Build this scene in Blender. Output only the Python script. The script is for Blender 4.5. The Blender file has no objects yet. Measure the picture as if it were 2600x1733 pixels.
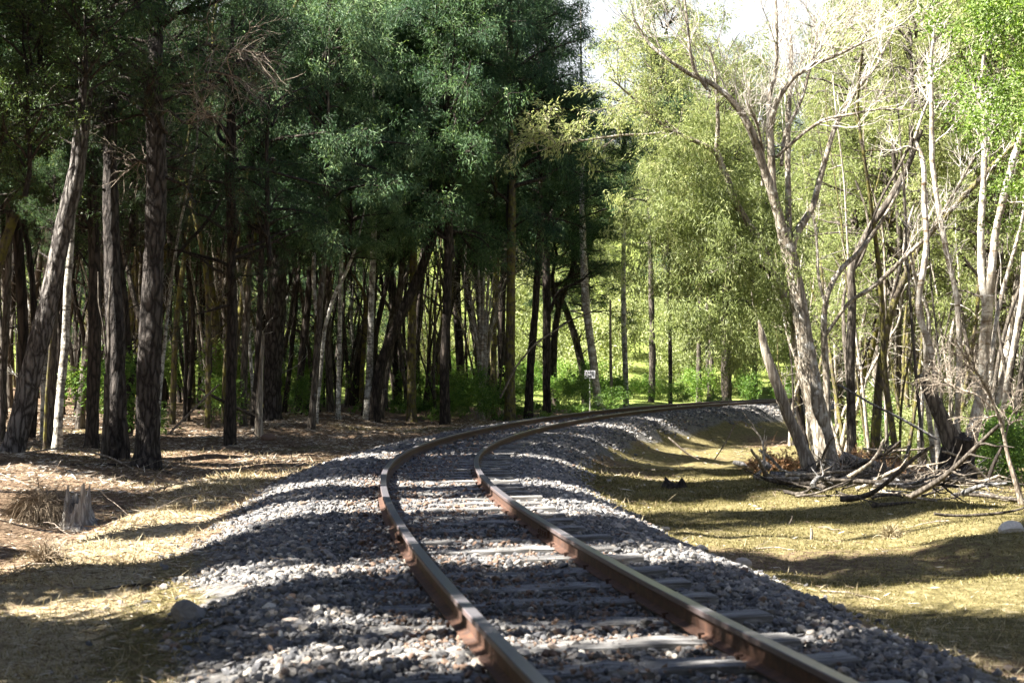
import bpy, math, random
import numpy as np
from mathutils import Vector, Matrix

# ------------------------------------------------------------------ camera, sky, sun, exposure
SC = bpy.context.scene
COL = SC.collection
F, CX, CY, PITCH, CAMZ = 3869.0, 1300.0, 866.5, 0.0408, 1.05      # focal length / centre in photo pixels
cam = bpy.data.objects.new('camera', bpy.data.cameras.new('camera'))
COL.objects.link(cam)
cam.location = (0, 0, CAMZ)
cam.rotation_euler = (math.pi / 2 + PITCH, 0, 0)
cam.data.sensor_width = 36.0
cam.data.lens = F * 36.0 / 2600.0
cam.data.clip_start = 0.1
cam.data.clip_end = 2000
cam.data.dof.use_dof = True
cam.data.dof.focus_distance = 34.0
cam.data.dof.aperture_fstop = 4.5
SC.camera = cam

SUN_EL, SUN_AZ = math.radians(46), math.radians(250)               # azimuth clockwise from +Y: left, a little behind
world = bpy.data.worlds.new('World')
SC.world = world
world.use_nodes = True
wn = world.node_tree
sky = wn.nodes.new('ShaderNodeTexSky')
sky.sky_type = 'NISHITA'
sky.sun_disc = False
sky.sun_elevation = SUN_EL
sky.sun_rotation = SUN_AZ
sky.air_density = 0.4
sky.dust_density = 1.2
sky.ozone_density = 4.5
tcw = wn.nodes.new('ShaderNodeTexCoord'); sxyz = wn.nodes.new('ShaderNodeSeparateXYZ'); mr = wn.nodes.new('ShaderNodeMapRange'); mxw = wn.nodes.new('ShaderNodeMix')
mxw.data_type = 'RGBA'                                              # bright white haze low over the horizon
wn.links.new(tcw.outputs['Generated'], sxyz.inputs[0]); wn.links.new(sxyz.outputs[2], mr.inputs[0])
for k_, v_ in ((1, .30), (2, .50), (3, 1.0), (4, 0.0)): mr.inputs[k_].default_value = v_
wn.links.new(mr.outputs[0], mxw.inputs[0]); wn.links.new(sky.outputs[0], mxw.inputs[6]); mxw.inputs[7].default_value = (3.0, 3.15, 3.3, 1)
wn.links.new(mxw.outputs[2], wn.nodes['Background'].inputs[0])
wn.nodes['Background'].inputs[1].default_value = 0.05
sun = bpy.data.objects.new('sun', bpy.data.lights.new('sun', 'SUN'))
COL.objects.link(sun)
sun.data.energy = 5.0
sun.data.angle = math.radians(0.53)
sun.data.color = (1.0, 0.945, 0.85)
SUNV = Vector((math.sin(SUN_AZ) * math.cos(SUN_EL), math.cos(SUN_AZ) * math.cos(SUN_EL), math.sin(SUN_EL)))
sun.rotation_euler = SUNV.to_track_quat('Z', 'Y').to_euler()
SC.view_settings.view_transform = 'Standard'
SC.view_settings.look = 'None'
SC.view_settings.exposure = 2.95
SC.view_settings.gamma = 1
SC.render.engine = 'CYCLES'
SC.cycles.max_bounces = 6
SC.cycles.diffuse_bounces = 2
SC.cycles.glossy_bounces = 2
SC.cycles.transmission_bounces = 3
SC.cycles.transparent_max_bounces = 4
SC.cycles.caustics_reflective = False
SC.cycles.caustics_refractive = False
SC.cycles.use_denoising = True
SC.cycles.denoiser = 'OPENIMAGEDENOISE'
SC.cycles.use_adaptive_sampling = True
SC.cycles.adaptive_threshold = 0.02
SC.cycles.sample_clamp_indirect = 6

R = np.random.default_rng(7)

# ------------------------------------------------------------------ helpers
def nrm(v):
    return v / np.maximum(np.linalg.norm(v, axis=-1, keepdims=True), 1e-9)

class MB:
    """Collects vertices, faces and a per-vertex tint; builds ONE mesh."""
    def __init__(s):
        s.v, s.f4, s.f3, s.t, s.n = [], [], [], [], 0
    def add(s, v, quads=None, tris=None, tint=None):
        v = np.asarray(v, float).reshape(-1, 3)
        if quads is not None and len(quads): s.f4.append(np.asarray(quads).reshape(-1, 4) + s.n)
        if tris is not None and len(tris): s.f3.append(np.asarray(tris).reshape(-1, 3) + s.n)
        s.v.append(v)
        s.t.append(np.full(len(v), .5) if tint is None else np.broadcast_to(tint, (len(v),)))
        s.n += len(v)
    def mesh(s, name, mat, smooth=False):
        me = bpy.data.meshes.new(name)
        V = np.concatenate(s.v)
        q = np.concatenate(s.f4) if s.f4 else np.zeros((0, 4), int)
        t = np.concatenate(s.f3) if s.f3 else np.zeros((0, 3), int)
        me.vertices.add(len(V)); me.vertices.foreach_set('co', V.astype(np.float32).ravel())
        me.loops.add(q.size + t.size)
        me.loops.foreach_set('vertex_index', np.concatenate([q.ravel(), t.ravel()]).astype(np.int32))
        me.polygons.add(len(q) + len(t))
        st = np.concatenate([np.arange(len(q)) * 4, q.size + np.arange(len(t)) * 3]).astype(np.int32)
        me.polygons.foreach_set('loop_start', st)
        me.polygons.foreach_set('use_smooth', np.full(len(q) + len(t), bool(smooth)))
        a = me.attributes.new('tint', 'FLOAT', 'POINT')
        a.data.foreach_set('value', np.concatenate(s.t).astype(np.float32))
        me.update(calc_edges=True)
        if mat: me.materials.append(mat)
        return me
    def build(s, name, mat, parent=None, smooth=False):
        return put(name, s.mesh(name, mat, smooth), parent)

def put(name, me, parent=None, loc=(0, 0, 0)):
    o = bpy.data.objects.new(name, me)
    COL.objects.link(o)
    o.location = loc
    if parent: o.parent = parent
    return o

def tag(o, label=None, cat=None, group=None, kind=None):
    if label: o['label'] = label
    if cat: o['category'] = cat
    if group: o['group'] = group
    if kind: o['kind'] = kind
    return o

def thing(name, loc, label, cat, group=None):
    o = bpy.data.objects.new(name, None)
    o.empty_display_size = .2
    COL.objects.link(o)
    o.location = loc
    return tag(o, label, cat, group)

def tubes(mb, P, rad, sides=5, tint=None, lump=0.0, cap=True, root=None):
    """m tubes of n points at once: P (m,n,3), rad (m,n)."""
    P = np.asarray(P, float); rad = np.asarray(rad, float)
    if P.ndim == 2: P, rad = P[None], rad[None]
    m, n, _ = P.shape
    T = np.empty_like(P)
    T[:, 1:-1] = P[:, 2:] - P[:, :-2]; T[:, 0] = P[:, 1] - P[:, 0]; T[:, -1] = P[:, -1] - P[:, -2]
    T = nrm(T)
    tot = nrm(P[:, -1] - P[:, 0])
    ref = np.zeros((m, 3)); ref[np.arange(m), np.argmin(np.abs(tot), 1)] = 1
    U = nrm(np.cross(T, ref[:, None, :])); W = np.cross(T, U)
    a = np.arange(sides) * 2 * np.pi / sides
    rr = rad[:, :, None] * np.ones(sides)
    if root is not None:                                        # root lobes spreading at the foot
        ph = R.uniform(0, 6.28); rr = rr * (1 + root[None, :, None] * (.35 + .65 * np.clip(np.cos(4 * a + ph) + .5 * np.cos(3 * a + 2 * ph), 0, 2)))
    if lump:
        rr = rr * (1 + lump * R.normal(0, 1, (m, n, sides)))
    V = P[:, :, None, :] + rr[..., None] * (np.cos(a)[:, None] * U[:, :, None, :] + np.sin(a)[:, None] * W[:, :, None, :])
    i = np.arange(n - 1)[:, None] * sides; j = np.arange(sides)[None]; k = (j + 1) % sides
    q = np.stack([i + j, i + k, i + sides + k, i + sides + j], -1).reshape(-1, 4)
    Q = (np.arange(m) * n * sides)[:, None, None] + q[None]
    if tint is not None: tint = np.repeat(np.broadcast_to(tint, (m,)), n * sides)
    mb.add(V.reshape(-1, 3), Q.reshape(-1, 4), None, tint)
    if cap and m == 1:
        for r0, flip in ((0, True), (n - 1, False)):
            ring = V[0, r0]; c = ring.mean(0)
            vv = np.vstack([ring, c]); jj = np.arange(sides); kk = (jj + 1) % sides
            tr = np.stack([kk, jj, np.full(sides, sides)] if flip else [jj, kk, np.full(sides, sides)], -1)
            mb.add(vv, None, tr, 1.0 if tint is None else None)

def grow(S, D, L, n, wander, bend):
    """m wandering polylines of n points."""
    m = len(S); pts = [S]; D = nrm(D); L = np.broadcast_to(L, (m,))
    for i in range(n - 1):
        D = nrm(D + R.normal(0, wander, (m, 3)) + np.asarray(bend) / (n - 1))
        pts.append(pts[-1] + D * (L / (n - 1))[:, None])
    return np.stack(pts, 1)

def side_shoots(P, k, u0, u1, ang, spread=.25):
    """k shoots off each polyline: start, direction, parent index, u."""
    m, n, _ = P.shape
    pi = np.repeat(np.arange(m), k)
    u = R.uniform(u0, u1, m * k)
    x = u * (n - 1); i = np.minimum(x.astype(int), n - 2); fr = (x - i)[:, None]
    a, b = P[pi, i], P[pi, i + 1]
    d = nrm(b - a)
    pr = nrm(np.cross(d, R.normal(0, 1, d.shape)))
    A = (ang + R.normal(0, spread, len(u)))[:, None]
    return a + (b - a) * fr, nrm(np.cos(A) * d + np.sin(A) * pr), pi, u

def blades(mb, C, D, L, W, tint, fold=.35):
    """one diamond-shaped leaf per row: base C, direction D, length L, width W."""
    m = len(C)
    D = nrm(D); Sd = nrm(np.cross(D, R.normal(0, 1, (m, 3)))); N = np.cross(D, Sd)
    L = np.broadcast_to(L, (m,))[:, None]; W = np.broadcast_to(W, (m,))[:, None]
    mid = C + D * L * .45
    V = np.stack([C, mid + Sd * W * .5 + N * W * fold, C + D * L, mid - Sd * W * .5 + N * W * fold], 1)
    q = np.arange(m * 4).reshape(m, 4)
    mb.add(V.reshape(-1, 3), q, None, np.repeat(np.broadcast_to(tint, (m,)), 4))

def vnoise(x, y, sc, seed=0):
    """smooth value noise on the plane, -1..1"""
    x = np.asarray(x) / sc + 1000.3 + seed * 17.1; y = np.asarray(y) / sc + 1000.7 + seed * 9.7
    xi = np.floor(x).astype(np.int64); yi = np.floor(y).astype(np.int64); fx = x - xi; fy = y - yi
    fx = fx * fx * (3 - 2 * fx); fy = fy * fy * (3 - 2 * fy)
    def h(a, b):
        n = (a * 374761393 + b * 668265263 + seed * 974711) & 0x7fffffff
        n = ((n ^ (n >> 13)) * 1274126177) & 0x7fffffff
        return ((n ^ (n >> 16)) & 0xffff) / 32767.5 - 1
    return (h(xi, yi) * (1 - fx) + h(xi + 1, yi) * fx) * (1 - fy) + (h(xi, yi + 1) * (1 - fx) + h(xi + 1, yi + 1) * fx) * fy

# ------------------------------------------------------------------ materials
def new_mat(name):
    m = bpy.data.materials.new(name); m.use_nodes = True
    nt = m.node_tree; b = nt.nodes['Principled BSDF']
    return m, nt, b
def node(nt, typ, **kw):
    n = nt.nodes.new(typ)
    for k, v in kw.items(): setattr(n, k, v)
    return n
def ramp(nt, fac, stops):
    r = node(nt, 'ShaderNodeValToRGB'); e = r.color_ramp.elements
    while len(e) < len(stops): e.new(.5)
    for el, (p, c) in zip(e, stops):
        el.position = p; el.color = (*c, 1)
    nt.links.new(fac, r.inputs[0])
    return r.outputs[0]
def noise(nt, co, scale, detail=4, rough=.6):
    n = node(nt, 'ShaderNodeTexNoise'); n.inputs['Scale'].default_value = scale
    n.inputs['Detail'].default_value = detail; n.inputs['Roughness'].default_value = rough
    if co: nt.links.new(co, n.inputs['Vector'])
    return n.outputs[0]
def mix(nt, fac, a, b, blend='MIX'):
    m = node(nt, 'ShaderNodeMix', data_type='RGBA', blend_type=blend)
    for sock, v in ((m.inputs[0], fac), (m.inputs[6], a), (m.inputs[7], b)):
        if isinstance(v, (int, float)): sock.default_value = v
        elif isinstance(v, tuple): sock.default_value = (*v, 1)
        else: nt.links.new(v, sock)
    return m.outputs[2]
def bump(nt, b, h, strength, dist):
    bp = node(nt, 'ShaderNodeBump'); bp.inputs['Strength'].default_value = strength; bp.inputs['Distance'].default_value = dist
    nt.links.new(h, bp.inputs['Height']); nt.links.new(bp.outputs[0], b.inputs['Normal'])
def objco(nt, scale=(1, 1, 1)):
    tc = node(nt, 'ShaderNodeTexCoord'); mp = node(nt, 'ShaderNodeMapping')
    mp.inputs['Scale'].default_value = scale
    nt.links.new(tc.outputs['Object'], mp.inputs[0])
    return mp.outputs[0]
def attr(nt, name='tint'):
    return node(nt, 'ShaderNodeAttribute', attribute_name=name).outputs['Fac']
def math_(nt, op, a, b=None, clamp=False):
    m = node(nt, 'ShaderNodeMath', operation=op); m.use_clamp = clamp
    for s, v in zip(m.inputs, (a, b)):
        if v is None: continue
        if isinstance(v, (int, float)): s.default_value = v
        else: nt.links.new(v, s)
    return m.outputs[0]

def leaf_mat(name, stops, transl=.3, tcol=None, rough=.5, spec=.35):
    m, nt, b = new_mat(name)
    oi = node(nt, 'ShaderNodeObjectInfo')
    f = math_(nt, 'ADD', attr(nt), math_(nt, 'MULTIPLY', math_(nt, 'SUBTRACT', oi.outputs['Random'], .5), .45), True)
    c = ramp(nt, f, stops)
    nt.links.new(c, b.inputs['Base Color'])
    b.inputs['Roughness'].default_value = rough; b.inputs['Specular IOR Level'].default_value = spec
    tr = node(nt, 'ShaderNodeBsdfTranslucent')
    nt.links.new(mix(nt, 1.0, c, tcol or (1.3, 1.35, .6), 'MULTIPLY'), tr.inputs[0])
    ms = node(nt, 'ShaderNodeMixShader'); ms.inputs[0].default_value = transl
    nt.links.new(b.outputs[0], ms.inputs[1]); nt.links.new(tr.outputs[0], ms.inputs[2])
    nt.links.new(ms.outputs[0], nt.nodes['Material Output'].inputs[0])
    return m

def bark_mat(name, dark, light, cell=(9, 9, 2.5), strength=.9, dist=.03, lichen=None, lich_amt=.45, band=None):
    m, nt, b = new_mat(name)
    co = objco(nt)
    cs = objco(nt, cell)
    wob = mix(nt, .30, cs, node_vec(nt, cs), 'ADD')
    r1 = noise(nt, wob, .9, 6, .72); r2 = noise(nt, wob, 2.3, 4, .65)
    vo = node(nt, 'ShaderNodeTexVoronoi', feature='DISTANCE_TO_EDGE'); vo.inputs['Scale'].default_value = .9; vo.inputs['Randomness'].default_value = 1.0
    nt.links.new(mix(nt, .9, cs, node_vec(nt, cs), 'ADD'), vo.inputs['Vector'])
    ridge = math_(nt, 'MULTIPLY', math_(nt, 'ABSOLUTE', math_(nt, 'SUBTRACT', r1, .5)), 5.5, True)
    h = math_(nt, 'ADD', math_(nt, 'MULTIPLY', math_(nt, 'MULTIPLY', vo.outputs['Distance'], 3.2, True), .75), math_(nt, 'ADD', math_(nt, 'MULTIPLY', ridge, .5), math_(nt, 'MULTIPLY', r2, .4)))
    f = math_(nt, 'MULTIPLY', h, .62, True)
    c = ramp(nt, f, [(.22, dark), (.66, light)])
    big = noise(nt, co, 1.3, 3)
    c = mix(nt, math_(nt, 'MULTIPLY', big, .7), c, tuple(x * .45 for x in dark))
    if lichen:
        ln = noise(nt, co, 5.5, 5, .7)
        lf = ramp(nt, ln, [(1 - lich_amt - .06, (0, 0, 0)), (1 - lich_amt + .08, (1, 1, 1))])
        c = mix(nt, lf, c, lichen)
    if band:
        bn = noise(nt, objco(nt, (2, 2, 14)), 1.5, 3)
        bf = ramp(nt, bn, [(.56, (0, 0, 0)), (.66, (1, 1, 1))])
        c = mix(nt, bf, c, band)
    nt.links.new(c, b.inputs['Base Color'])
    b.inputs['Roughness'].default_value = .9; b.inputs['Specular IOR Level'].default_value = .2
    bump(nt, b, h, strength, dist)
    return m
def node_vec(nt, co):
    n = node(nt, 'ShaderNodeTexNoise'); n.inputs['Scale'].default_value = 1.0
    nt.links.new(co, n.inputs['Vector']); return n.outputs['Color']

M = {}
M['pine_bark'] = bark_mat('pine_bark', (.026, .022, .020), (.155, .135, .122), (11, 11, 3.2), 1.0, .08)
M['sunlit_pine_bark'] = bark_mat('sunlit_pine_bark', (.06, .052, .048), (.40, .37, .345), (11, 11, 3.2), 1.0, .08)  # paler copy of the pine bark, with sunlight put into its colour
M['dark_bark'] = bark_mat('dark_bark', (.016, .013, .011), (.085, .068, .055), (14, 14, 3), .8, .02)
M['pale_bark'] = bark_mat('pale_bark', (.10, .09, .075), (.36, .34, .29), (12, 12, 8), .5, .012, (.46, .45, .41), .5, (.07, .06, .05))
M['grey_bark'] = bark_mat('grey_bark', (.045, .037, .03), (.19, .165, .135), (16, 16, 3), .7, .015, (.25, .25, .22), .34)
M['mossy_bark'] = bark_mat('mossy_bark', (.05, .04, .03), (.18, .15, .11), (12, 12, 3), .8, .02, (.13, .12, .03), .5)
M['willow_bark'] = bark_mat('willow_bark', (.17, .14, .105), (.52, .47, .39), (13, 13, 2.6), .9, .025, (.60, .58, .53), .40)
M['white_bark'] = bark_mat('white_bark', (.22, .19, .155), (.50, .46, .39), (16, 16, 5), .6, .012, (.56, .54, .49), .45, (.13, .09, .055))
M['snag'] = bark_mat('snag_wood', (.16, .13, .10), (.50, .45, .37), (18, 18, 1.4), .8, .015)
M['bleached'] = bark_mat('bleached_wood', (.24, .21, .18), (.60, .56, .50), (22, 22, 1.6), .7, .012)
M['log'] = bark_mat('log_wood', (.05, .048, .046), (.26, .25, .245), (16, 16, 4), .8, .015, (.33, .33, .33), .36)
M['stick'] = bark_mat('stick_wood', (.14, .11, .085), (.42, .37, .30), (20, 20, 6), .4, .006)
M['dark_stick'] = bark_mat('dark_stick', (.03, .025, .02), (.13, .11, .09), (20, 20, 6), .4, .006)
M['twig_white'] = bark_mat('twig_white', (.42, .38, .33), (.66, .62, .57), (20, 20, 6), .2, .004)

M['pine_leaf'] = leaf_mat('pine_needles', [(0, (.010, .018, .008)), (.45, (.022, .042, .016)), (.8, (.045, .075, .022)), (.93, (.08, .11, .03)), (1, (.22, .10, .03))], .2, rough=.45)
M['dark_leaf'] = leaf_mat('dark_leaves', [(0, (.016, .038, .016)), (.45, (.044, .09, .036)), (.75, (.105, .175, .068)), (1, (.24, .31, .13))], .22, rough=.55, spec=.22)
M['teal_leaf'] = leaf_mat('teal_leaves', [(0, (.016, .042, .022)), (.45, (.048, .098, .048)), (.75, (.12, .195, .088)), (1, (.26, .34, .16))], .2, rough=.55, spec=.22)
M['gloss_leaf'] = leaf_mat('glossy_leaves', [(0, (.02, .04, .012)), (.5, (.045, .08, .022)), (.85, (.09, .13, .04)), (1, (.17, .20, .07))], .25, rough=.5, spec=.3)
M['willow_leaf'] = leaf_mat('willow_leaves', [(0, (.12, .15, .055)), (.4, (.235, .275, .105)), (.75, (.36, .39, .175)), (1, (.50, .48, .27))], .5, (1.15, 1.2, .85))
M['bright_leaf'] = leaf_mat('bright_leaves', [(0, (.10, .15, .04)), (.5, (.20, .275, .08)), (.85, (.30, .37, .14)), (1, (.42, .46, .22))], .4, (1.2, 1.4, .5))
M['under_leaf'] = leaf_mat('understorey_leaves', [(0, (.05, .11, .02)), (.5, (.13, .23, .04)), (.85, (.24, .34, .08)), (1, (.38, .40, .16))], .35)
M['scrub_leaf'] = leaf_mat('scrub_leaves', [(0, (.13, .155, .06)), (.5, (.25, .285, .12)), (.8, (.37, .39, .20)), (1, (.50, .46, .31))], .3)
M['fern'] = leaf_mat('fern_fronds', [(0, (.04, .09, .02)), (.6, (.10, .19, .035)), (1, (.20, .28, .07))], .35)
M['dead_fern'] = leaf_mat('dead_fern', [(0, (.10, .055, .03)), (.5, (.22, .12, .06)), (1, (.38, .26, .14))], .2, (1.1, 1, .8))
M['dry_grass'] = leaf_mat('dry_grass', [(0, (.16, .125, .065)), (.5, (.34, .285, .175)), (.85, (.50, .445, .31)), (1, (.28, .17, .085))], .25, (1.05, 1.0, .8), .7, .2)
M['sedge'] = leaf_mat('sedge', [(0, (.10, .075, .05)), (.5, (.23, .18, .125)), (1, (.42, .36, .27))], .15, (1.1, 1, .8), .8, .2)
M['moss_blade'] = leaf_mat('moss_blades', [(0, (.055, .050, .018)), (.5, (.14, .122, .048)), (.9, (.29, .25, .13)), (1, (.37, .31, .19))], .25, (1.1, 1.05, .6), .8, .1)
M['litter'] = leaf_mat('litter_bits', [(0, (.042, .029, .02)), (.5, (.145, .098, .062)), (.8, (.30, .24, .17)), (1, (.50, .46, .40))], .1, (1, 1, 1), .8, .2)

def stone_mat():
    m, nt, b = new_mat('ballast_stone')
    c = ramp(nt, attr(nt), [(0, (.042, .043, .05)), (.3, (.095, .097, .105)), (.6, (.175, .17, .168)), (.8, (.26, .235, .205)), (.88, (.155, .10, .07)), (1, (.46, .44, .40))])
    n = noise(nt, objco(nt), 45, 4)
    c = mix(nt, .35, c, ramp(nt, n, [(.3, (.10, .09, .08)), (.7, (.55, .53, .5))]), 'OVERLAY')
    nt.links.new(c, b.inputs['Base Color']); b.inputs['Roughness'].default_value = .85
    bump(nt, b, n, .5, .01)
    return m
M['stone'] = stone_mat()

def rail_mat():
    m, nt, b = new_mat('rusty_rail')
    co = objco(nt)
    n = noise(nt, co, 14, 6, .7); n2 = noise(nt, co, 1.2, 3)
    c = ramp(nt, n, [(.3, (.022, .011, .008)), (.5, (.055, .025, .014)), (.7, (.115, .052, .027))])
    c = mix(nt, math_(nt, 'MULTIPLY', n2, .5), c, (.05, .022, .014))
    top = attr(nt)                                             # 1 on the worn running surface
    c = mix(nt, math_(nt, 'MULTIPLY', top, .75), c, (.20, .20, .225))  # worn steel grey, with the bluish sky sheen put into the colour
    nt.links.new(c, b.inputs['Base Color'])
    rg = math_(nt, 'SUBTRACT', .82, math_(nt, 'MULTIPLY', top, .53)); nt.links.new(rg, b.inputs['Roughness'])
    nt.links.new(math_(nt, 'MULTIPLY', top, .45), b.inputs['Metallic'])
    bump(nt, b, n, .3, .006)
    return m
M['rail'] = rail_mat()
def sleeper_mat():
    m, nt, b = new_mat('weathered_timber')
    co = objco(nt, (1.5, 22, 22)); n = noise(nt, co, 2.2, 6, .7)
    c = ramp(nt, n, [(.36, (.022, .020, .018)), (.5, (.115, .11, .105)), (.62, (.27, .265, .26))])
    nt.links.new(c, b.inputs['Base Color']); b.inputs['Roughness'].default_value = .85
    bump(nt, b, n, .8, .01)
    return m
M['sleeper'] = sleeper_mat()
def plain(name, col, rough=.6, metal=0):
    m, nt, b = new_mat(name)
    n = noise(nt, objco(nt), 30, 4)
    c = mix(nt, math_(nt, 'MULTIPLY', n, .35), col, tuple(x * .5 for x in col))
    nt.links.new(c, b.inputs['Base Color']); b.inputs['Roughness'].default_value = rough; b.inputs['Metallic'].default_value = metal
    return m
M['sign_white'] = plain('sign_white', (.80, .80, .82), .4)
M['sign_black'] = plain('sign_black', (.015, .015, .018), .5)
M['post_steel'] = plain('post_steel', (.42, .42, .40), .55, .3)

def ground_mat():
    m, nt, b = new_mat('ground')
    co = objco(nt)
    n1 = noise(nt, co, 1.4, 5); n2 = noise(nt, co, 9, 6, .7); n3 = noise(nt, co, 45, 5, .7)
    mixn = math_(nt, 'ADD', math_(nt, 'MULTIPLY', n2, .6), math_(nt, 'MULTIPLY', n3, .4))
    lit = ramp(nt, mixn, [(.34, (.038, .027, .019)), (.48, (.125, .085, .056)), (.58, (.225, .165, .11)), (.68, (.42, .36, .28))])
    mos = ramp(nt, mixn, [(.34, (.042, .036, .017)), (.5, (.125, .105, .045)), (.66, (.27, .23, .125))])
    gra = ramp(nt, mixn, [(.34, (.11, .082, .05)), (.5, (.29, .235, .145)), (.66, (.47, .41, .29))])
    bal = ramp(nt, mixn, [(.36, (.035, .032, .030)), (.5, (.13, .125, .12)), (.64, (.27, .255, .24))])
    def w(a, amt):
        s = math_(nt, 'ADD', attr(nt, a), math_(nt, 'MULTIPLY', math_(nt, 'SUBTRACT', n2, .5), amt))
        return ramp(nt, s, [(.38, (0, 0, 0)), (.62, (1, 1, 1))])
    c = mix(nt, w('w_moss', 1.3), lit, mos)
    c = mix(nt, w('w_grass', 1.3), c, gra)
    c = mix(nt, w('w_hill', .3), c, ramp(nt, mixn, [(.34, (.06, .08, .02)), (.5, (.16, .20, .05)), (.66, (.28, .30, .10))]))
    c = mix(nt, w('w_ballast', .7), c, bal)
    nt.links.new(c, b.inputs['Base Color']); b.inputs['Roughness'].default_value = .95; b.inputs['Specular IOR Level'].default_value = .1
    bump(nt, b, mixn, 1.0, .06)
    return m
M['ground'] = ground_mat()

# ------------------------------------------------------------------ the track in plan and profile
KS = np.array([0, 8, 16, 24, 32, 40, 50, 65, 90.])
KAP = np.array([.00108, .00815, .01429, .01501, .01336, .0115, .00956, .0077, .00584])
GRD = np.array([.00818, .02087, .01267, .01468, .02439, .02639, .02258, .01517, .00744])
DS = .25
S = np.arange(-16, 112, DS)
kap = np.where(S < 0, 0, np.interp(S, KS, KAP)); grd = np.where(S < 0, .008, np.interp(S, KS, GRD))
i0 = int(np.argmin(np.abs(S)))
HD = np.cumsum(kap) * DS; HD = HD - HD[i0] - .1819
TX = np.cumsum(np.sin(HD)) * DS; TX = TX - TX[i0] + 1.1595
TY = np.cumsum(np.cos(HD)) * DS; TY = TY - TY[i0] + 3
TZ = np.cumsum(grd) * DS; TZ = TZ - TZ[i0]
CANT = .0227 * np.clip(S / 20, 0, 1)
def at_track(s, t=0.0, dz=0.0):
    x = np.interp(s, S, TX); y = np.interp(s, S, TY); z = np.interp(s, S, TZ); h = np.interp(s, S, HD)
    return np.stack([x + np.cos(h) * t, y - np.sin(h) * t, z - np.interp(s, S, CANT) * t / 1.13 + dz], -1), h

def st_of(x, y):
    """nearest station s and signed offset t (right +) of plan points"""
    x = np.atleast_1d(np.asarray(x, float)).ravel(); y = np.atleast_1d(np.asarray(y, float)).ravel()
    so = np.empty(len(x)); to = np.empty(len(x))
    for a in range(0, len(x), 20000):
        xx, yy = x[a:a + 20000, None], y[a:a + 20000, None]
        i = np.argmin((xx - TX[::2]) ** 2 + (yy - TY[::2]) ** 2, 1) * 2
        dx, dy = x[a:a + 20000] - TX[i], y[a:a + 20000] - TY[i]
        so[a:a + 20000] = S[i] + dx * np.sin(HD[i]) + dy * np.cos(HD[i])
        to[a:a + 20000] = dx * np.cos(HD[i]) - dy * np.sin(HD[i])
    return so, to

LT = np.array([-90, -40, -20, -10, -7, -5.4, -4.3, -3.3, -2.5, -1.75, -1.35, 0])
LZ = np.array([7, 2.4, .25, -.28, -.40, -.58, -.74, -.50, -.47, -.23, -.165, -.165])
LN = np.array([7, 2.4, .25, -.28, -.40, -.50, -.46, -.40, -.34, -.22, -.165, -.165])
LF = np.array([7, 2.4, .3, -.15, -.22, -.32, -.36, -.42, -.44, -.23, -.165, -.165])
RT = np.array([0, 1.35, 1.75, 2.5, 3.3, 4.5, 6, 8, 12, 18, 40, 90])
RZ = np.array([-.165, -.165, -.23, -.50, -.52, -.50, -.40, -.50, -.75, -1.0, -.6, 2])
RF = np.array([-.165, -.165, -.23, -.75, -.95, -1.0, -.95, -.95, -1.1, -1.3, -.8, 2])
def ground_z(x, y):
    shp = np.shape(x)
    s, t = st_of(x, y); x = np.ravel(x); y = np.ravel(y)
    wf = np.clip((s - 16) / 14, 0, 1)
    wn_ = np.clip((12 - s) / 4, 0, 1)
    zl = (np.interp(t, LT, LZ) * (1 - wn_) + np.interp(t, LT, LN) * wn_) * (1 - wf) + np.interp(t, LT, LF) * wf
    wr = np.clip((s - 22) / 16, 0, 1)
    zr = np.interp(t, RT, RZ) * (1 - wr) + np.interp(t, RT, RF) * wr
    base = np.interp(s, S, TZ) - np.interp(s, S, CANT) * np.clip(t, -2, 2) / 1.13
    o = np.clip((np.abs(t) - 1.8) / 1.5, 0, 1)
    bumps = .11 * vnoise(x, y, 2.3, 1) + .06 * vnoise(x, y, 1.0, 2) + .03 * vnoise(x, y, .42, 3)
    mound = .06 * np.exp(-((x - 5.6) ** 2 / 5.5 + (y - 16.3) ** 2 / 1.6)) + .10 * np.exp(-((x - 4.2) ** 2 / 2 + (y - 12.2) ** 2 / 1.2))
    z = base + np.where(t < 0, zl, zr) + o * (bumps + mound) + (1 - o) * .015 * vnoise(x, y, .3, 5)
    return z.reshape(shp)

FW = Vector((0, math.cos(PITCH), math.sin(PITCH))); UP = Vector((0, -math.sin(PITCH), math.cos(PITCH)))
def PX(px, py, d):
    """world point seen at photo pixel (px, py), d metres ahead"""
    v = Vector((0, 0, CAMZ)) + (FW + Vector((1, 0, 0)) * ((px - CX) / F) + UP * ((CY - py) / F)) * d
    return np.array(v)
def ground_hit(px, py):
    d = np.arange(4, 140, .1)
    p = np.array([PX(px, py, q) for q in d])
    below = p[:, 2] < ground_z(p[:, 0], p[:, 1])
    i = int(np.argmax(below)) if below.any() else len(d) - 1
    return d[i], p[i]
def gz(x, y): return float(ground_z(np.array([x]), np.array([y]))[0])

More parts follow.
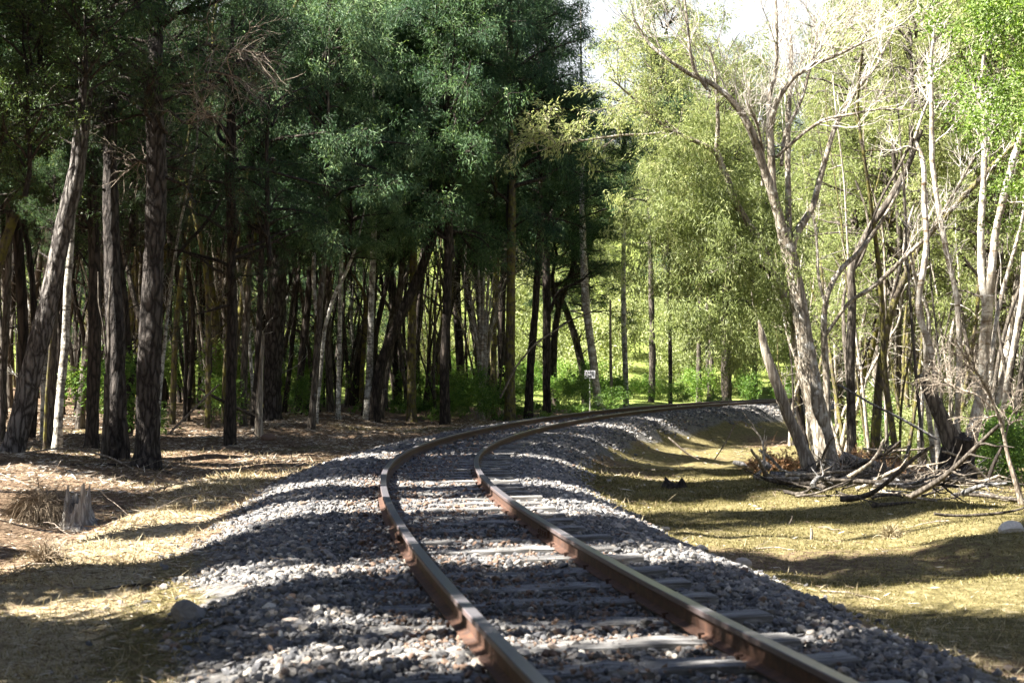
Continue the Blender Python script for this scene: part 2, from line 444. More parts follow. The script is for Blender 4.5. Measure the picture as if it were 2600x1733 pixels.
# ------------------------------------------------------------------ ground sheet
def axis(breaks):
    out = [breaks[0][0]]
    for (a, st), (b, st2) in zip(breaks[:-1], breaks[1:]):
        while out[-1] < b - 1e-6:
            f = (out[-1] - a) / (b - a); out.append(min(b, out[-1] + st + (st2 - st) * f))
    return np.array(out)
gx = axis([(-140, 12), (-30, 1.0), (-10, .12), (-6, .07), (8, .07), (12, .15), (34, 1.0), (160, 12)])
gy = axis([(-40, 4), (0, .3), (4, .055), (14, .075), (30, .16), (60, .5), (100, 2), (300, 14)])
GX, GY = np.meshgrid(gx, gy)
GZ = ground_z(GX, GY)
hs, ht = st_of(GX, GY); hs = hs.reshape(GX.shape); ht = ht.reshape(GX.shape)
rise = np.clip((GY - 74 - .15 * np.abs(GX)) / 60, 0, 1)
GZ = GZ + 17 * rise ** 1.15 * (1 + .15 * vnoise(GX, GY, 20, 8))
ny_, nx_ = GX.shape
ii = (np.arange(ny_ - 1)[:, None] * nx_ + np.arange(nx_ - 1)[None]).reshape(-1)
mb = MB(); mb.add(np.stack([GX, GY, GZ], -1), np.stack([ii, ii + 1, ii + nx_ + 1, ii + nx_], -1))
ground = mb.build('ground', M['ground'], smooth=True)
tag(ground, 'forest floor of needle litter, moss and dry grass along the track', kind='structure')
na, nb = vnoise(GX, GY, 3.1, 11), vnoise(GX, GY, 1.2, 12)
he = np.where(ht < 0, 1.45 + .32 * np.clip((hs - 3) / 8, 0, 1), 1.15 + .7 * np.clip((hs - 2) / 7, 0, 1)); wb = np.clip(1 - (np.abs(ht) - he - .1 - .25 * nb) / .5, 0, 1)
wm = np.where(ht > 0, .80 + .42 * na + .2 * nb - .35 * np.clip((ht - 9) / 5, 0, 1), .12 + .55 * na + .2 * nb + .6 * np.clip((13.5 - hs) / 4, 0, 1))
wm = np.where(GY > 62, 1.0, wm); wg = np.where(ht < 0, np.exp(-((ht + 3.1) / .75) ** 2) * 1.15 * np.clip((26 - hs) / 6, 0, 1) + .12 * nb, .12 * np.exp(-((ht - 2.7) / .6) ** 2) + .45 * np.clip((10 - hs) / 5, 0, 1) + .3 * nb)
for nm, wv in (('w_hill', np.clip((GY - 56 + 4 * na) / 6, 0, 1) * (wb < .1)), ('w_ballast', wb), ('w_moss', wm), ('w_grass', wg)):
    a = ground.data.attributes.new(nm, 'FLOAT', 'POINT'); a.data.foreach_set('value', np.clip(wv, 0, 1).astype(np.float32).ravel())

# ------------------------------------------------------------------ rails and sleepers
HEAD = [(-.033, -.004), (-.028, 0), (.028, 0), (.033, -.004), (.033, -.026), (.027, -.034), (.0075, -.042), (.0075, -.104), (.03, -.114), (.055, -.119), (.055, -.127),
        (-.055, -.127), (-.055, -.119), (-.03, -.114), (-.0075, -.104), (-.0075, -.042), (-.027, -.034), (-.033, -.026)]
def rail(t0, label):
    s = np.arange(-6, 106, .35); c, h = at_track(s, t0)
    n = len(s); k = len(HEAD)
    V = np.empty((n, k, 3)); tint = np.zeros((n, k))
    for j, (a, z) in enumerate(HEAD):
        V[:, j] = c + np.stack([np.cos(h) * a, -np.sin(h) * a, np.full(n, z)], -1)
        tint[:, j] = 1.0 if z > -.005 and abs(a) < .03 else .35 if z > -.03 else 0
    i = np.arange(n - 1)[:, None] * k; j = np.arange(k)[None]; j2 = (j + 1) % k
    mb = MB(); mb.add(V.reshape(-1, 3), np.stack([i + j, i + j2, i + k + j2, i + k + j], -1).reshape(-1, 4), None, tint.ravel())
    o = mb.build('rail', M['rail']); tag(o, label, 'rail')
    return o
GA = .5665
rail_l = rail(-GA, 'rusty steel rail on the outer, left hand side of the curving track')
rail_r = rail(GA, 'rusty steel rail with polished top on the inner, right hand side of the track')
def box_pts(c, ax, ay, az, sx, sy, sz):
    o = []
    for dx, dy, dz in ((-1, -1, -1), (1, -1, -1), (1, 1, -1), (-1, 1, -1), (-1, -1, 1), (1, -1, 1), (1, 1, 1), (-1, 1, 1)):
        o.append(c + ax * dx * sx / 2 + ay * dy * sy / 2 + az * dz * sz / 2)
    return np.array(o)
BQ = np.array([(0, 3, 2, 1), (4, 5, 6, 7), (0, 1, 5, 4), (1, 2, 6, 5), (2, 3, 7, 6), (3, 0, 4, 7)])
# fishplates over a rail joint
for rl, t0, sj in ((rail_r, GA, 8.9), (rail_l, -GA, 8.6)):
    mb = MB()
    c, h = at_track(np.array([sj]), t0); c = c[0]; h = float(h[0])
    al = np.array([math.sin(h), math.cos(h), 0]); ac = np.array([math.cos(h), -math.sin(h), 0]); az = np.array([0, 0, 1.])
    for sd in (-1, 1):
        mb.add(box_pts(c + ac * sd * .018 + az * -.073, al, ac, az, .42, .019, .055), BQ, None, 0)
        for q in (-.15, -.05, .05, .15):
            mb.add(box_pts(c + ac * sd * .036 + az * -.073 + al * q, al, ac, az, .034, .02, .034), BQ, None, 0)
    mb.build('fishplate', M['rail'], rl)
ORD = ['nearest', 'second', 'third', 'fourth', 'fifth', 'sixth', 'seventh', 'eighth', 'ninth', 'tenth', 'eleventh', 'twelfth', 'thirteenth', 'fourteenth', 'fifteenth', 'sixteenth']
def sleeper_mesh(i):
    mb = MB(); nx, hw, hl = 16, .115, 1.02 + .05 * R.uniform(-1, 1)
    xs = np.linspace(-hl, hl, nx); V = []
    for x in xs:
        w = hw * (1 + .04 * R.normal()); zt = .0 + .006 * R.normal()
        V += [(x, -w, -.13), (x, w, -.13), (x, w * .98, zt - .008), (x, w * .85, zt), (x, -w * .85, zt), (x, -w * .98, zt - .008)]
    i_ = np.arange(nx - 1)[:, None] * 6; j = np.arange(6)[None]; j2 = (j + 1) % 6
    mb.add(V, np.stack([i_ + j, i_ + 6 + j, i_ + 6 + j2, i_ + j2], -1).reshape(-1, 4))
    e = (nx - 1) * 6
    mb.f4.append(np.array([[0, 1, 2, 5], [2, 3, 4, 5], [e + 5, e + 2, e + 1, e], [e + 5, e + 4, e + 3, e + 2]]))
    return mb.mesh('sleeper', M['sleeper'])
SM = [sleeper_mesh(i) for i in range(6)]
mb = MB()
for sd in (-1, 1):
    az = np.array([0, 0, 1.]); ax = np.array([1., 0, 0]); ay = np.array([0, 1., 0])
    mb.add(box_pts(np.array([0, 0, .012]), ax, ay, az, .018, .018, .03), BQ, None, 0); break
mb.add(box_pts(np.array([-.008, 0, .03]), ax, ay, az, .042, .026, .012), BQ, None, 0)
SPIKE = mb.mesh('rail_spike', M['rail'])
SLS = np.arange(-.9, 60, .66)
SLS = SLS + R.normal(0, .03, len(SLS))
vis = 0
for i, s in enumerate(SLS):
    c, h = at_track(np.array([s]), 0.0, -.129); c = c[0]; h = float(h[0])
    o = put('sleeper', SM[i % 6], None, c + np.array([0, 0, -.004])); o.rotation_euler = (0, -.02, -h + R.normal(0, .012))
    near = s > 1.6 and vis < 14
    if near:
        lab = ('%s visible weathered grey timber sleeper counting away from the camera' % ORD[vis]).replace('nearest visible', 'nearest visible'); vis += 1
    else:
        lab = 'weathered timber sleeper almost buried in ballast farther round the bend' if s > 5 else 'timber sleeper under the rails just below the bottom edge'
    tag(o, lab, 'sleeper', 'timber sleepers under the rails' if near else 'buried sleepers farther round the bend' if s > 5 else 'sleepers below the bottom edge')
    if s < 18:
        for t0 in (-GA, GA):
            for sd in (-1, 1):
                k = put('rail_spike', SPIKE, o, (t0 + sd * .064, .02 * sd, .0)); k.scale = (.8, .8, .8); k.rotation_euler = (0, 0, 0 if sd > 0 else math.pi)

# ------------------------------------------------------------------ ballast stones
def ico():
    p = (1 + 5 ** .5) / 2
    v = np.array([(-1, p, 0), (1, p, 0), (-1, -p, 0), (1, -p, 0), (0, -1, p), (0, 1, p), (0, -1, -p), (0, 1, -p), (p, 0, -1), (p, 0, 1), (-p, 0, -1), (-p, 0, 1)], float)
    f = np.array([(0, 11, 5), (0, 5, 1), (0, 1, 7), (0, 7, 10), (0, 10, 11), (1, 5, 9), (5, 11, 4), (11, 10, 2), (10, 7, 6), (7, 1, 8), (3, 9, 4), (3, 4, 2), (3, 2, 6), (3, 6, 8), (3, 8, 9), (4, 9, 5), (2, 4, 11), (6, 2, 10), (8, 6, 7), (9, 8, 1)])
    return nrm(v), f
IV, IF_ = ico()
def rnd_rot(n):
    q = nrm(R.normal(0, 1, (n, 4))); w, x, y, z = q.T
    return np.stack([np.stack([1 - 2 * (y * y + z * z), 2 * (x * y - z * w), 2 * (x * z + y * w)], -1), np.stack([2 * (x * y + z * w), 1 - 2 * (x * x + z * z), 2 * (y * z - x * w)], -1), np.stack([2 * (x * z - y * w), 2 * (y * z + x * w), 1 - 2 * (x * x + y * y)], -1)], 1)
def stones(mb, P, size, tint, flat=.62):
    n = len(P)
    V = IV[None] * (1 + R.uniform(-.28, .28, (n, 12, 1)))
    V = V * np.stack([R.uniform(.8, 1.35, n), R.uniform(.7, 1.1, n), R.uniform(.45, .85, n)], -1)[:, None]
    V = np.einsum('nij,nkj->nki', rnd_rot(n), V); V[:, :, 2] *= .8
    V = V * (size * .5)[:, None, None] + P[:, None]
    mb.add(V.reshape(-1, 3), None, (np.arange(n)[:, None, None] * 12 + IF_[None]).reshape(-1, 3), np.repeat(tint, 12))
def scatter_track(s0, s1, t0, t1, dens):
    n = int((s1 - s0) * (t1 - t0) * dens)
    s = R.uniform(s0, s1, n); t = R.uniform(t0, t1, n); p, h = at_track(s, t)
    p[:, 2] = ground_z(p[:, 0], p[:, 1])
    return s, t, p
mb = MB()
for s0, s1, dens, sz in ((.5, 12, 860, .028), (12, 24, 520, .038), (24, 44, 230, .058), (44, 66, 90, .09)):
    s, t, p = scatter_track(s0, s1, -2.75, 2.75, dens)
    edge = np.where(t < 0, 1.38 + .32 * np.clip((s - 3) / 8, 0, 1), 1.10 + .7 * np.clip((s - 2) / 7, 0, 1))
    keep = R.uniform(0, 1, len(s)) < np.clip(1.0 - (np.abs(t) - edge - .25 * vnoise(p[:, 0], p[:, 1], .9, 21)) / .45, 0.02 * (np.abs(t) < 2.6), 1)
    clear = np.minimum(np.abs(t - GA), np.abs(t + GA)) > .045
    sl = np.abs(((s + .9) / .66 + .5) % 1 - .5) * .66                # distance to the nearest sleeper axis
    cover = vnoise(p[:, 0], p[:, 1], .7, 22)
    bare = (sl < .10) & (np.abs(t) < 1.05) & (cover > -.22)
    keep &= clear & ~(bare & (R.uniform(0, 1, len(s)) < .8))
    p, t = p[keep], t[keep]
    size = sz * R.lognormal(0, .42, len(p)) * (1 + .22 * (np.abs(t) > 1.2)); size = np.minimum(size, .072 + .03 * (s[keep] > 20))
    p[:, 2] += size * R.uniform(-.05, .32, len(p)) + np.where(np.abs(t) < 1.3, R.uniform(0, .018, len(p)), 0)
    stones(mb, p, size, np.where((np.abs(t) < .9) & (R.uniform(0, 1, len(p)) < .22), .88, np.clip(R.normal(.5, .26, len(p)) - .12 * (np.abs(t) < .5), 0, 1)))
OV = np.array([(1, 0, 0), (-1, 0, 0), (0, 1, 0), (0, -1, 0), (0, 0, 1), (0, 0, -1)], float); OF = np.array([(0, 2, 4), (2, 1, 4), (1, 3, 4), (3, 0, 4), (2, 0, 5), (1, 2, 5), (3, 1, 5), (0, 3, 5)])
for s0, s1, dens, sz in ((.5, 9, 3600, .015), (9, 20, 1500, .022)):  # chips and fines between the stones
    s, t, p = scatter_track(s0, s1, -2.6, 2.6, dens)
    edge = np.where(t < 0, 1.55 + .32 * np.clip((s - 3) / 8, 0, 1), 1.3 + .65 * np.clip((s - 2) / 7, 0, 1))
    k = (np.abs(t) < edge + .3 * vnoise(p[:, 0], p[:, 1], .5, 23)) & (np.minimum(np.abs(t - GA), np.abs(t + GA)) > .05)
    sl = np.abs(((s + .9) / .66 + .5) % 1 - .5) * .66
    k &= ~((sl < .11) & (np.abs(t) < 1.05) & (R.uniform(0, 1, len(s)) < .8))
    p, t = p[k], t[k]; n = len(p)
    p[:, 2] += np.where((np.abs(t) < 1.05) & (sl[k] < .11), .036, .002)
    V = OV[None] * R.uniform(.6, 1.3, (n, 6, 1)); V = np.einsum('nij,nkj->nki', rnd_rot(n), V) * (sz * .5 * R.lognormal(0, .45, n))[:, None, None] + p[:, None]
    tn = np.where((np.abs(t) < .95) & (R.uniform(0, 1, n) < .35), .88, np.clip(R.normal(.42, .25, n), 0, 1))
    mb.add(V.reshape(-1, 3), None, (np.arange(n)[:, None, None] * 6 + OF[None]).reshape(-1, 3), np.repeat(tn, 6))
bl = mb.build('ballast', M['stone'])
tag(bl, 'crushed grey stone ballast bed under and beside the rails', 'ballast', kind='stuff')

# ------------------------------------------------------------------ vegetation tools
def resample(P, W, n):
    P = np.asarray(P, float); W = np.asarray(W, float)
    d = np.r_[0, np.cumsum(np.linalg.norm(np.diff(P, axis=0), axis=1))]
    u = np.linspace(0, d[-1], n)
    Q = np.stack([np.interp(u, d, P[:, k]) for k in range(3)], 1)
    if len(P) > 2 and n > 8:                                   # round the corners
        k = max(1, n // (len(P) * 3)); w = np.ones(2 * k + 1) / (2 * k + 1)
        for a in range(3):
            e = np.r_[np.full(k, Q[0, a]) - (Q[1, a] - Q[0, a]) * np.arange(k, 0, -1), Q[:, a], np.full(k, Q[-1, a]) + (Q[-1, a] - Q[-2, a]) * np.arange(1, k + 1)]
            Q[:, a] = np.convolve(e, w, 'valid')
    return Q, np.interp(u, d, W)

def limb(mb, P, r, sides=9, n=None, lump=.05, flare=0.0, knob=.06, tint=None):
    L = np.linalg.norm(np.diff(np.asarray(P, float), axis=0), axis=1).sum()
    n = n or int(np.clip(L / (np.mean(r) * 1.3), 6, 60))
    Q, W = resample(P, r, n)
    u = np.linspace(0, 1, n)
    W = W * (1 + knob * np.interp(u, np.linspace(0, 1, max(4, n // 3)), R.normal(0, 1, max(4, n // 3))))
    tubes(mb, Q, W, sides, tint, lump, True, flare * 1.25 * np.exp(-u * L / .24) if flare else None)
    return Q

def crown(seed, H, RAD, nlimb, nsub, nleaf, leaf, size, up=.6, sig=.16, droop=-.3, prof='oval', sub_len=.9, needle=0, bare=0.0, lo=0.0, leafn=1):
    """A crown round a vertical axis: limbs mesh and leaves mesh, base at z = 0."""
    global R
    keep = R; R = np.random.default_rng(seed)
    wood, lv = MB(), MB()
    h = np.sort(R.uniform(lo, 1, nlimb) ** .9)
    az = R.uniform(0, 2 * np.pi, nlimb)
    if prof == 'oval': pr = np.sin(np.pi * np.clip(.12 + .86 * h, 0, 1)) ** .7
    elif prof == 'cone': pr = 1.05 - .9 * h
    elif prof == 'column': pr = np.full(nlimb, .9) - .35 * np.clip((h - .85) / .15, 0, 1)
    elif prof == 'dome': pr = .95 - .55 * np.clip((h - .35) / .65, 0, 1) ** 1.5
    else: pr = .55 + .45 * np.sin(np.pi * h)
    L = RAD * pr * R.uniform(.55, 1.15, nlimb)
    upv = up + .7 * h + R.normal(0, .2, nlimb)
    D = np.stack([np.cos(az), np.sin(az), upv], 1)
    S0 = np.stack([R.normal(0, .08, nlimb), R.normal(0, .08, nlimb), h * H * .9], 1)
    P = grow(S0, D, L, 7, .16, (0, 0, droop))
    rr = (.012 + .018 * L)[:, None] * np.linspace(1, .25, 7)[None]
    tubes(wood, P, rr, 5)
    ax = np.stack([np.zeros(8), np.zeros(8), np.linspace(-.2, H * .95, 8)], 1) + np.c_[R.normal(0, .06, (8, 2)), np.zeros(8)]
    tubes(wood, ax, np.linspace(.09, .02, 8), 6)
    a, d, pi, u = side_shoots(P, nsub, .25, 1.0, .8, .3)
    q = grow(a, d + np.array([0, 0, .1]), sub_len * R.uniform(.5, 1.2, len(a)) * (1.15 - .4 * u), 5, .22, (0, 0, droop))
    tubes(wood, q, .011 * np.linspace(1, .3, 5)[None] * np.ones((len(q), 1)), 4)
    a2, d2, pi2, u2 = side_shoots(q, 3, .2, 1.0, .75, .3)
    q2 = grow(a2, d2, sub_len * .5 * R.uniform(.5, 1.2, len(a2)), 4, .25, (0, 0, droop))
    tubes(wood, q2, .005 * np.linspace(1, .4, 4)[None] * np.ones((len(q2), 1)), 3)
    liv = R.uniform(0, 1, len(q2)) >= bare
    q2 = q2[liv]
    shade = np.repeat(R.normal(0, .11, len(q2)), nleaf)
    m = len(q2) * nleaf; idx = np.repeat(np.arange(len(q2)), nleaf)
    if needle:                                                 # tufts of needles at shoot ends
        x = R.choice([.55, .8, 1.0], m) * 2.999
    else:
        x = R.uniform(.1, 1, m) * 2.999
    i = x.astype(int); f = (x - i)[:, None]
    c = q2[idx, i] * (1 - f) + q2[idx, i + 1] * f
    dirv = nrm(q2[idx, 3] - q2[idx, 0])
    if not needle: c = c + R.normal(0, sig * .5, (m, 3))
    dv = dirv * (.9 if needle else .5) + R.normal(0, .6, (m, 3)) + np.array([0, 0, droop * .9])
    blades(lv, c, dv, size[0] * R.lognormal(0, .25, m), size[1] * R.uniform(.7, 1.3, m), np.clip(.42 + shade + R.normal(0, .17, m), 0, 1))
    R = keep
    return wood.mesh('limbs', M['grey_bark' if leaf in ('willow_leaf', 'bright_leaf') else 'dark_bark'], True), lv.mesh('crown', M[leaf])

CH = {'dense': 12.0, 'dark': 7.5, 'teal': 8.0, 'pine': 8.0, 'gloss': 6.0, 'willow': 8.0, 'bright': 4.0, 'mass': 8.0, 'cloud': 8.0}
CR = {
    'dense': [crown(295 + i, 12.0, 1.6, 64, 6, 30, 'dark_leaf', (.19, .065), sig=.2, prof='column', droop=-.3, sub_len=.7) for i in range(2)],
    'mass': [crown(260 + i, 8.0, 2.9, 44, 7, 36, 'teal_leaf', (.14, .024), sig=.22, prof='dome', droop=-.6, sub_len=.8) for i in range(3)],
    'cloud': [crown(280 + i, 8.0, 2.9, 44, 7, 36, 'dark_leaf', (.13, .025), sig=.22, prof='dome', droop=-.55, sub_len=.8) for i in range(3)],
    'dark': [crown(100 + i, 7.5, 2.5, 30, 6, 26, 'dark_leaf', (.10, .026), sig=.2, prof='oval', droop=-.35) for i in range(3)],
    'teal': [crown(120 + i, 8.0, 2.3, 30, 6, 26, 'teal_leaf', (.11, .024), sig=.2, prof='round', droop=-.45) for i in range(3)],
    'pine': [crown(140 + i, 8.0, 2.7, 26, 6, 26, 'pine_leaf', (.15, .008), up=.25, sig=.1, prof='round', droop=-.15, needle=1, bare=.3) for i in range(2)],
    'gloss': [crown(160 + i, 6.0, 2.4, 28, 6, 16, 'gloss_leaf', (.105, .034), sig=.2, prof='round', droop=-.1) for i in range(2)],
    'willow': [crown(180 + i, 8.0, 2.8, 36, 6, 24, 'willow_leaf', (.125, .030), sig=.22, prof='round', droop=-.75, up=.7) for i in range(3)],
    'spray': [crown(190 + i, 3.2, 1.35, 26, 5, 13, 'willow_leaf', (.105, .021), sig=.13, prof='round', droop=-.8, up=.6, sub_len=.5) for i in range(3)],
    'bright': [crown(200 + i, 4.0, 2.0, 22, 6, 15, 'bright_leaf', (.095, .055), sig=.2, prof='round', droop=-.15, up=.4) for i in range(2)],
    'shrub': [crown(220 + i, 1.5, .95, 13, 4, 12, 'under_leaf', (.095, .036), sig=.14, prof='cone', droop=-.25, sub_len=.55, up=1.1) for i in range(4)],
    'scrub': [crown(240 + i, 2.6, 1.7, 20, 5, 14, 'scrub_leaf', (.13, .045), sig=.2, prof='round', droop=-.2, sub_len=.7, up=.8) for i in range(3)],
}
def add_crown(parent, kind, i, loc, scale, rz, limbs=True):
    w, l = CR[kind][i % len(CR[kind])]
    for nm, me in ((('limbs', w),) if limbs else ()) + (('crown', l),):
        o = put(nm, me, parent, loc); o.scale = scale if isinstance(scale, tuple) else (scale,) * 3; o.rotation_euler = (0, 0, rz)

NOLOC = np.zeros(3)
def hero(name, label, cat, pts, w, bark, d=None, top=None, sides=14, flare=.45, crowns=(), extra=(), group=None, ztilt=0.0, lump=.045, knob=.04, limb_mat=None, hang=()):
    """A trunk traced from its base upward: pts in photo pixels at depth d, w pixel widths; a thing with trunk, limbs, crown."""
    if d is None: d, _ = ground_hit(*pts[0])
    P = np.array([PX(x, y, d) for x, y in pts]); r = np.array(w) * d / F / 2
    P[0, 2] = gz(P[0, 0], P[0, 1]) - .12
    hgt = P[:, 2] - P[0, 2]
    P[:, 1] += ztilt * hgt + R.normal(0, .04, len(P)) * (hgt > .3)
    base = P[0].copy(); P -= base
    if top is not None and P[-1, 2] < top:
        dv = nrm(P[-1] - P[-2]); k = 4
        for q in range(1, k + 1):
            P = np.vstack([P, P[-1] + nrm(dv + np.array([0, 0, .25 * q]) + R.normal(0, .04, 3)) * (top - hgt[-1]) / k])
            r = np.r_[r, r[len(w) - 1] * (1 - .82 * q / k)]
    root = thing(name, base, label, cat, group)
    mb = MB(); Q = limb(mb, P, r, sides, n=int(np.clip(np.linalg.norm(np.diff(P, axis=0), axis=1).sum() / .14, 12, 90)), lump=lump, flare=flare, knob=knob)
    mb.build('trunk', M[bark], root, True)
    for ex in extra:                                           # further stems and limbs of the same tree
        mbx = MB()
        e = np.array([PX(x, y, d + ex.get('dd', 0)) for x, y in ex['p']]) - base
        e[:, 1] += ex.get('y', 0) * np.linspace(0, 1, len(e)) + R.normal(0, .05, len(e)) * np.r_[0, np.ones(len(e) - 1)]
        limb(mbx, e, np.array(ex['w']) * d / F / 2, ex.get('s', 9), lump=lump, knob=knob)
        mbx.build(ex.get('name', 'limb'), M[ex.get('m', bark)], root, True)
        if ex.get('twigs'): twigs(root, e, ex['twigs'], limb_mat or bark, ex.get('leaves'))
    for (kind, i, z, sc, rz) in crowns:
        x = np.interp(z, Q[:, 2], Q[:, 0]); y = np.interp(z, Q[:, 2], Q[:, 1])
        add_crown(root, kind, i, (x, y, z), sc, rz)
    for i, (x, y, sc, dy) in enumerate(hang):                   # leafy masses hanging round the limbs
        q = PX(x, y, d) - base; k = sc / .42; add_crown(root, 'spray', i, (q[0], q[1] + dy, q[2] - 1.7 * k), (k, k, k), i * 1.7, False)
    return root, P, base, d

def twigs(root, e, spec, mat, leaves=None):
    """bare branching twigs off a limb given as local points: spec = (number, length, second, third)"""
    Q, _ = resample(e, np.ones(len(e)), 12)
    mb = MB(); bend = (0, 0, .35 if mat == 'twig_white' and len(spec) == 4 else -.25); n1, L, n2, n3 = spec[:4]
    a, d_, pi, u = side_shoots(Q[None], n1, .3, 1.0, .7, .3)
    p = grow(a, d_ + np.array([0, 0, .25]), L * R.uniform(.5, 1.2, len(a)) * (1.2 - .6 * u), 8, .15, bend)
    tubes(mb, p, (.011 * L ** .5) * np.linspace(1, .3, 8)[None] * np.ones((len(p), 1)), 5)
    a, d_, pi, u = side_shoots(p, n2, .15, 1.0, .65, .3)
    q = grow(a, d_, L * .5 * R.uniform(.4, 1.2, len(a)), 6, .18, bend)
    tubes(mb, q,   .005 * np.linspace(1, .4, 6)[None] * np.ones((len(q), 1)), 4)
    a, d_, pi, u = side_shoots(q, n3, .1, 1.0, .7, .3)
    q = grow(a, d_, L * .28 * R.uniform(.4, 1.2, len(a)), 5, .2, bend)
    tubes(mb, q, .0028 * np.linspace(1, .4, 5)[None] * np.ones((len(q), 1)), 3)
    mb.build('twigs', M[mat], root)
    if leaves:
        k = leaves[1]; i = np.repeat(np.arange(len(q)), k); j = R.integers(1, 5, len(i))
        lv = MB(); blades(lv, q[i, j] + R.normal(0, .05, (len(i), 3)), nrm(q[i, 4] - q[i, 0]) + R.normal(0, .6, (len(i), 3)) + np.array([0, 0, -.5]), .085 * R.lognormal(0, .25, len(i)), .020, np.clip(R.normal(.55, .2, len(i)), 0, 1))
        lv.build('crown', M[leaves[0]], root)
    return q

# ------------------------------------------------------------------ the left forest edge
rz = lambda: float(R.uniform(0, 6.28))
hero('pine_tree', 'rough barked pine leaning right at the left edge, upper trunk lit white by sun', 'tree',
     [(28, 1192), (49, 1078), (81, 931), (119, 780), (146, 660), (174, 525), (195, 454), (211, 290), (224, 200)], [52, 54, 56, 48, 44, 42, 42, 36, 32], 'sunlit_pine_bark', d=27, top=11, sides=22,
     crowns=[('pine', 0, 6.3, .8, 1.0)], extra=[dict(p=[(174, 525), (158, 545), (140, 552)], w=[7, 5, 4]), dict(p=[(130, 660), (100, 640)], w=[6, 4])])
hero('gum_tree', 'slim trunk blotched with white lichen beside the leaning pine', 'tree',
     [(144, 1177), (152, 1013), (163, 872), (171, 725), (179, 644), (184, 540)], [24, 21, 20, 17, 16, 14], 'pale_bark', d=28.2, top=9.5, crowns=[('dark', 0, 5.2, .55, 2.)])
hero('sapling', 'very thin yellowish mossy sapling left of the white lichened trunk', 'tree',
     [(112, 1170), (119, 996), (127, 888), (131, 760)], [8, 7, 6, 5], 'mossy_bark', d=28.4, top=5, crowns=[('dark', 1, 3.6, .28, 0)])
hero('gum_tree', 'mottled grey trunk in shade between the leaning pine and the white lichened one', 'tree',
     [(127, 1150), (133, 996), (138, 861), (140, 700)], [22, 20, 19, 17], 'grey_bark', d=30.5, top=10, crowns=[('dark', 2, 5, .6, 0)])
hero('gum_tree', 'pale smooth trunk rising behind the leaning pine under the leafy canopy', 'tree',
     [(112, 1125), (118, 800), (127, 580), (133, 481), (138, 380)], [20, 20, 22, 21, 19], 'pale_bark', d=32, top=10, crowns=[('dark', 1, 5.5, .6, 0)])
hero('gum_tree', 'grey forked sapling with a smooth bole touching the left dark pine', 'tree',
     [(262, 1172), (269, 1040), (272, 950)], [17, 16, 14], 'grey_bark', d=27.5, top=None, crowns=(),
     extra=[dict(p=[(272, 955), (264, 877), (262, 820), (252, 769), (250, 690)], w=[7, 6, 5, 5, 3], name='stem'), dict(p=[(273, 955), (277, 880), (276, 800), (280, 700)], w=[10, 8, 6, 4], name='stem')])
hero('pine_tree', 'dark pine with mossy foot standing left of the thickest dark pine', 'tree',
     [(301, 1167), (299, 1080), (297, 996), (293, 834), (286, 725), (283, 617), (280, 454), (276, 300)], [54, 49, 47, 45, 43, 40, 34, 28], 'pine_bark', d=28, top=11, sides=20,
     crowns=[('pine', 1, 5.0, .85, .5)])
hero('pine_tree', 'thickest dark pine, upright with flared foot and cracked bark, at the left forest edge', 'tree',
     [(370, 1192), (373, 1120), (375, 1050), (382, 888), (389, 725), (396, 563), (400, 400), (394, 250), (392, 120)], [66, 62, 60, 58, 56, 52, 48, 44, 40], 'pine_bark', d=27, top=12, sides=22, flare=.5,
     crowns=[('pine', 0, 5.2, .9, 3.0), ('cloud', 1, 6.6, .75, 1.0)],
     extra=[dict(p=[(400, 300), (440, 290), (500, 340), (560, 330)], w=[9, 7, 5, 3], y=-1.2, twigs=(9, 1.1, 5, 3, 1), m='grey_bark'),
            dict(p=[(398, 200), (450, 160), (530, 130), (600, 150), (690, 170)], w=[10, 8, 6, 4, 3], y=-1.0, twigs=(12, 1.4, 5, 3, 1), m='grey_bark'),
            dict(p=[(398, 240), (470, 230), (560, 210), (640, 240)], w=[9, 7, 5, 3], y=-1.5, twigs=(10, 1.3, 5, 3, 1), m='grey_bark'),
            dict(p=[(396, 430), (350, 400), (300, 420)], w=[8, 6, 3], y=.5, twigs=(8, .9, 4, 3, 1), m='grey_bark')], limb_mat='stick')
hero('gum_tree', 'mottled leaning trunk cut by the left border of the picture', 'tree',
     [(6, 1130), (8, 942), (15, 834), (22, 700), (26, 560), (30, 470)], [16, 15, 16, 17, 18, 17], 'grey_bark', d=31, top=9, crowns=[('dark', 0, 4.8, .6, 1)])
hero('pine_tree', 'stout pine with sunlit purplish bark deeper in the left forest', 'tree',
     [(690, 1066), (692, 956), (699, 832), (704, 707), (710, 600), (712, 480)], [44, 46, 50, 48, 42, 36], 'pine_bark', d=43, top=15, sides=18, crowns=[('mass', 1, 5.0, 1.0, 0)])
hero('dead_tree', 'dead splintered pole with a torn foot in front of the stout purplish pine', 'dead tree',
     [(657, 1110), (659, 1060), (659, 1018), (664, 914), (668, 850)], [24, 19, 16, 12, 7], 'snag', d=36, sides=12, flare=.5, lump=.09)
hero('tea_tree', 'dark straight trunk close left of the stout purplish pine', 'tree',
     [(645, 1088), (650, 1000), (656, 914), (661, 749), (664, 640)], [20, 18, 17, 15, 13], 'dark_bark', d=39, top=11, crowns=[('cloud', 0, 4.9, .85, 1)])
hero('tea_tree', 'slender bluish lichened trunk third to the left of the stout purplish pine', 'tree',
     [(616, 1078), (622, 914), (628, 790), (634, 686), (637, 600)], [18, 16, 15, 13, 12], 'grey_bark', d=40, top=11, crowns=[('mass', 0, 5.2, .8, 2)])
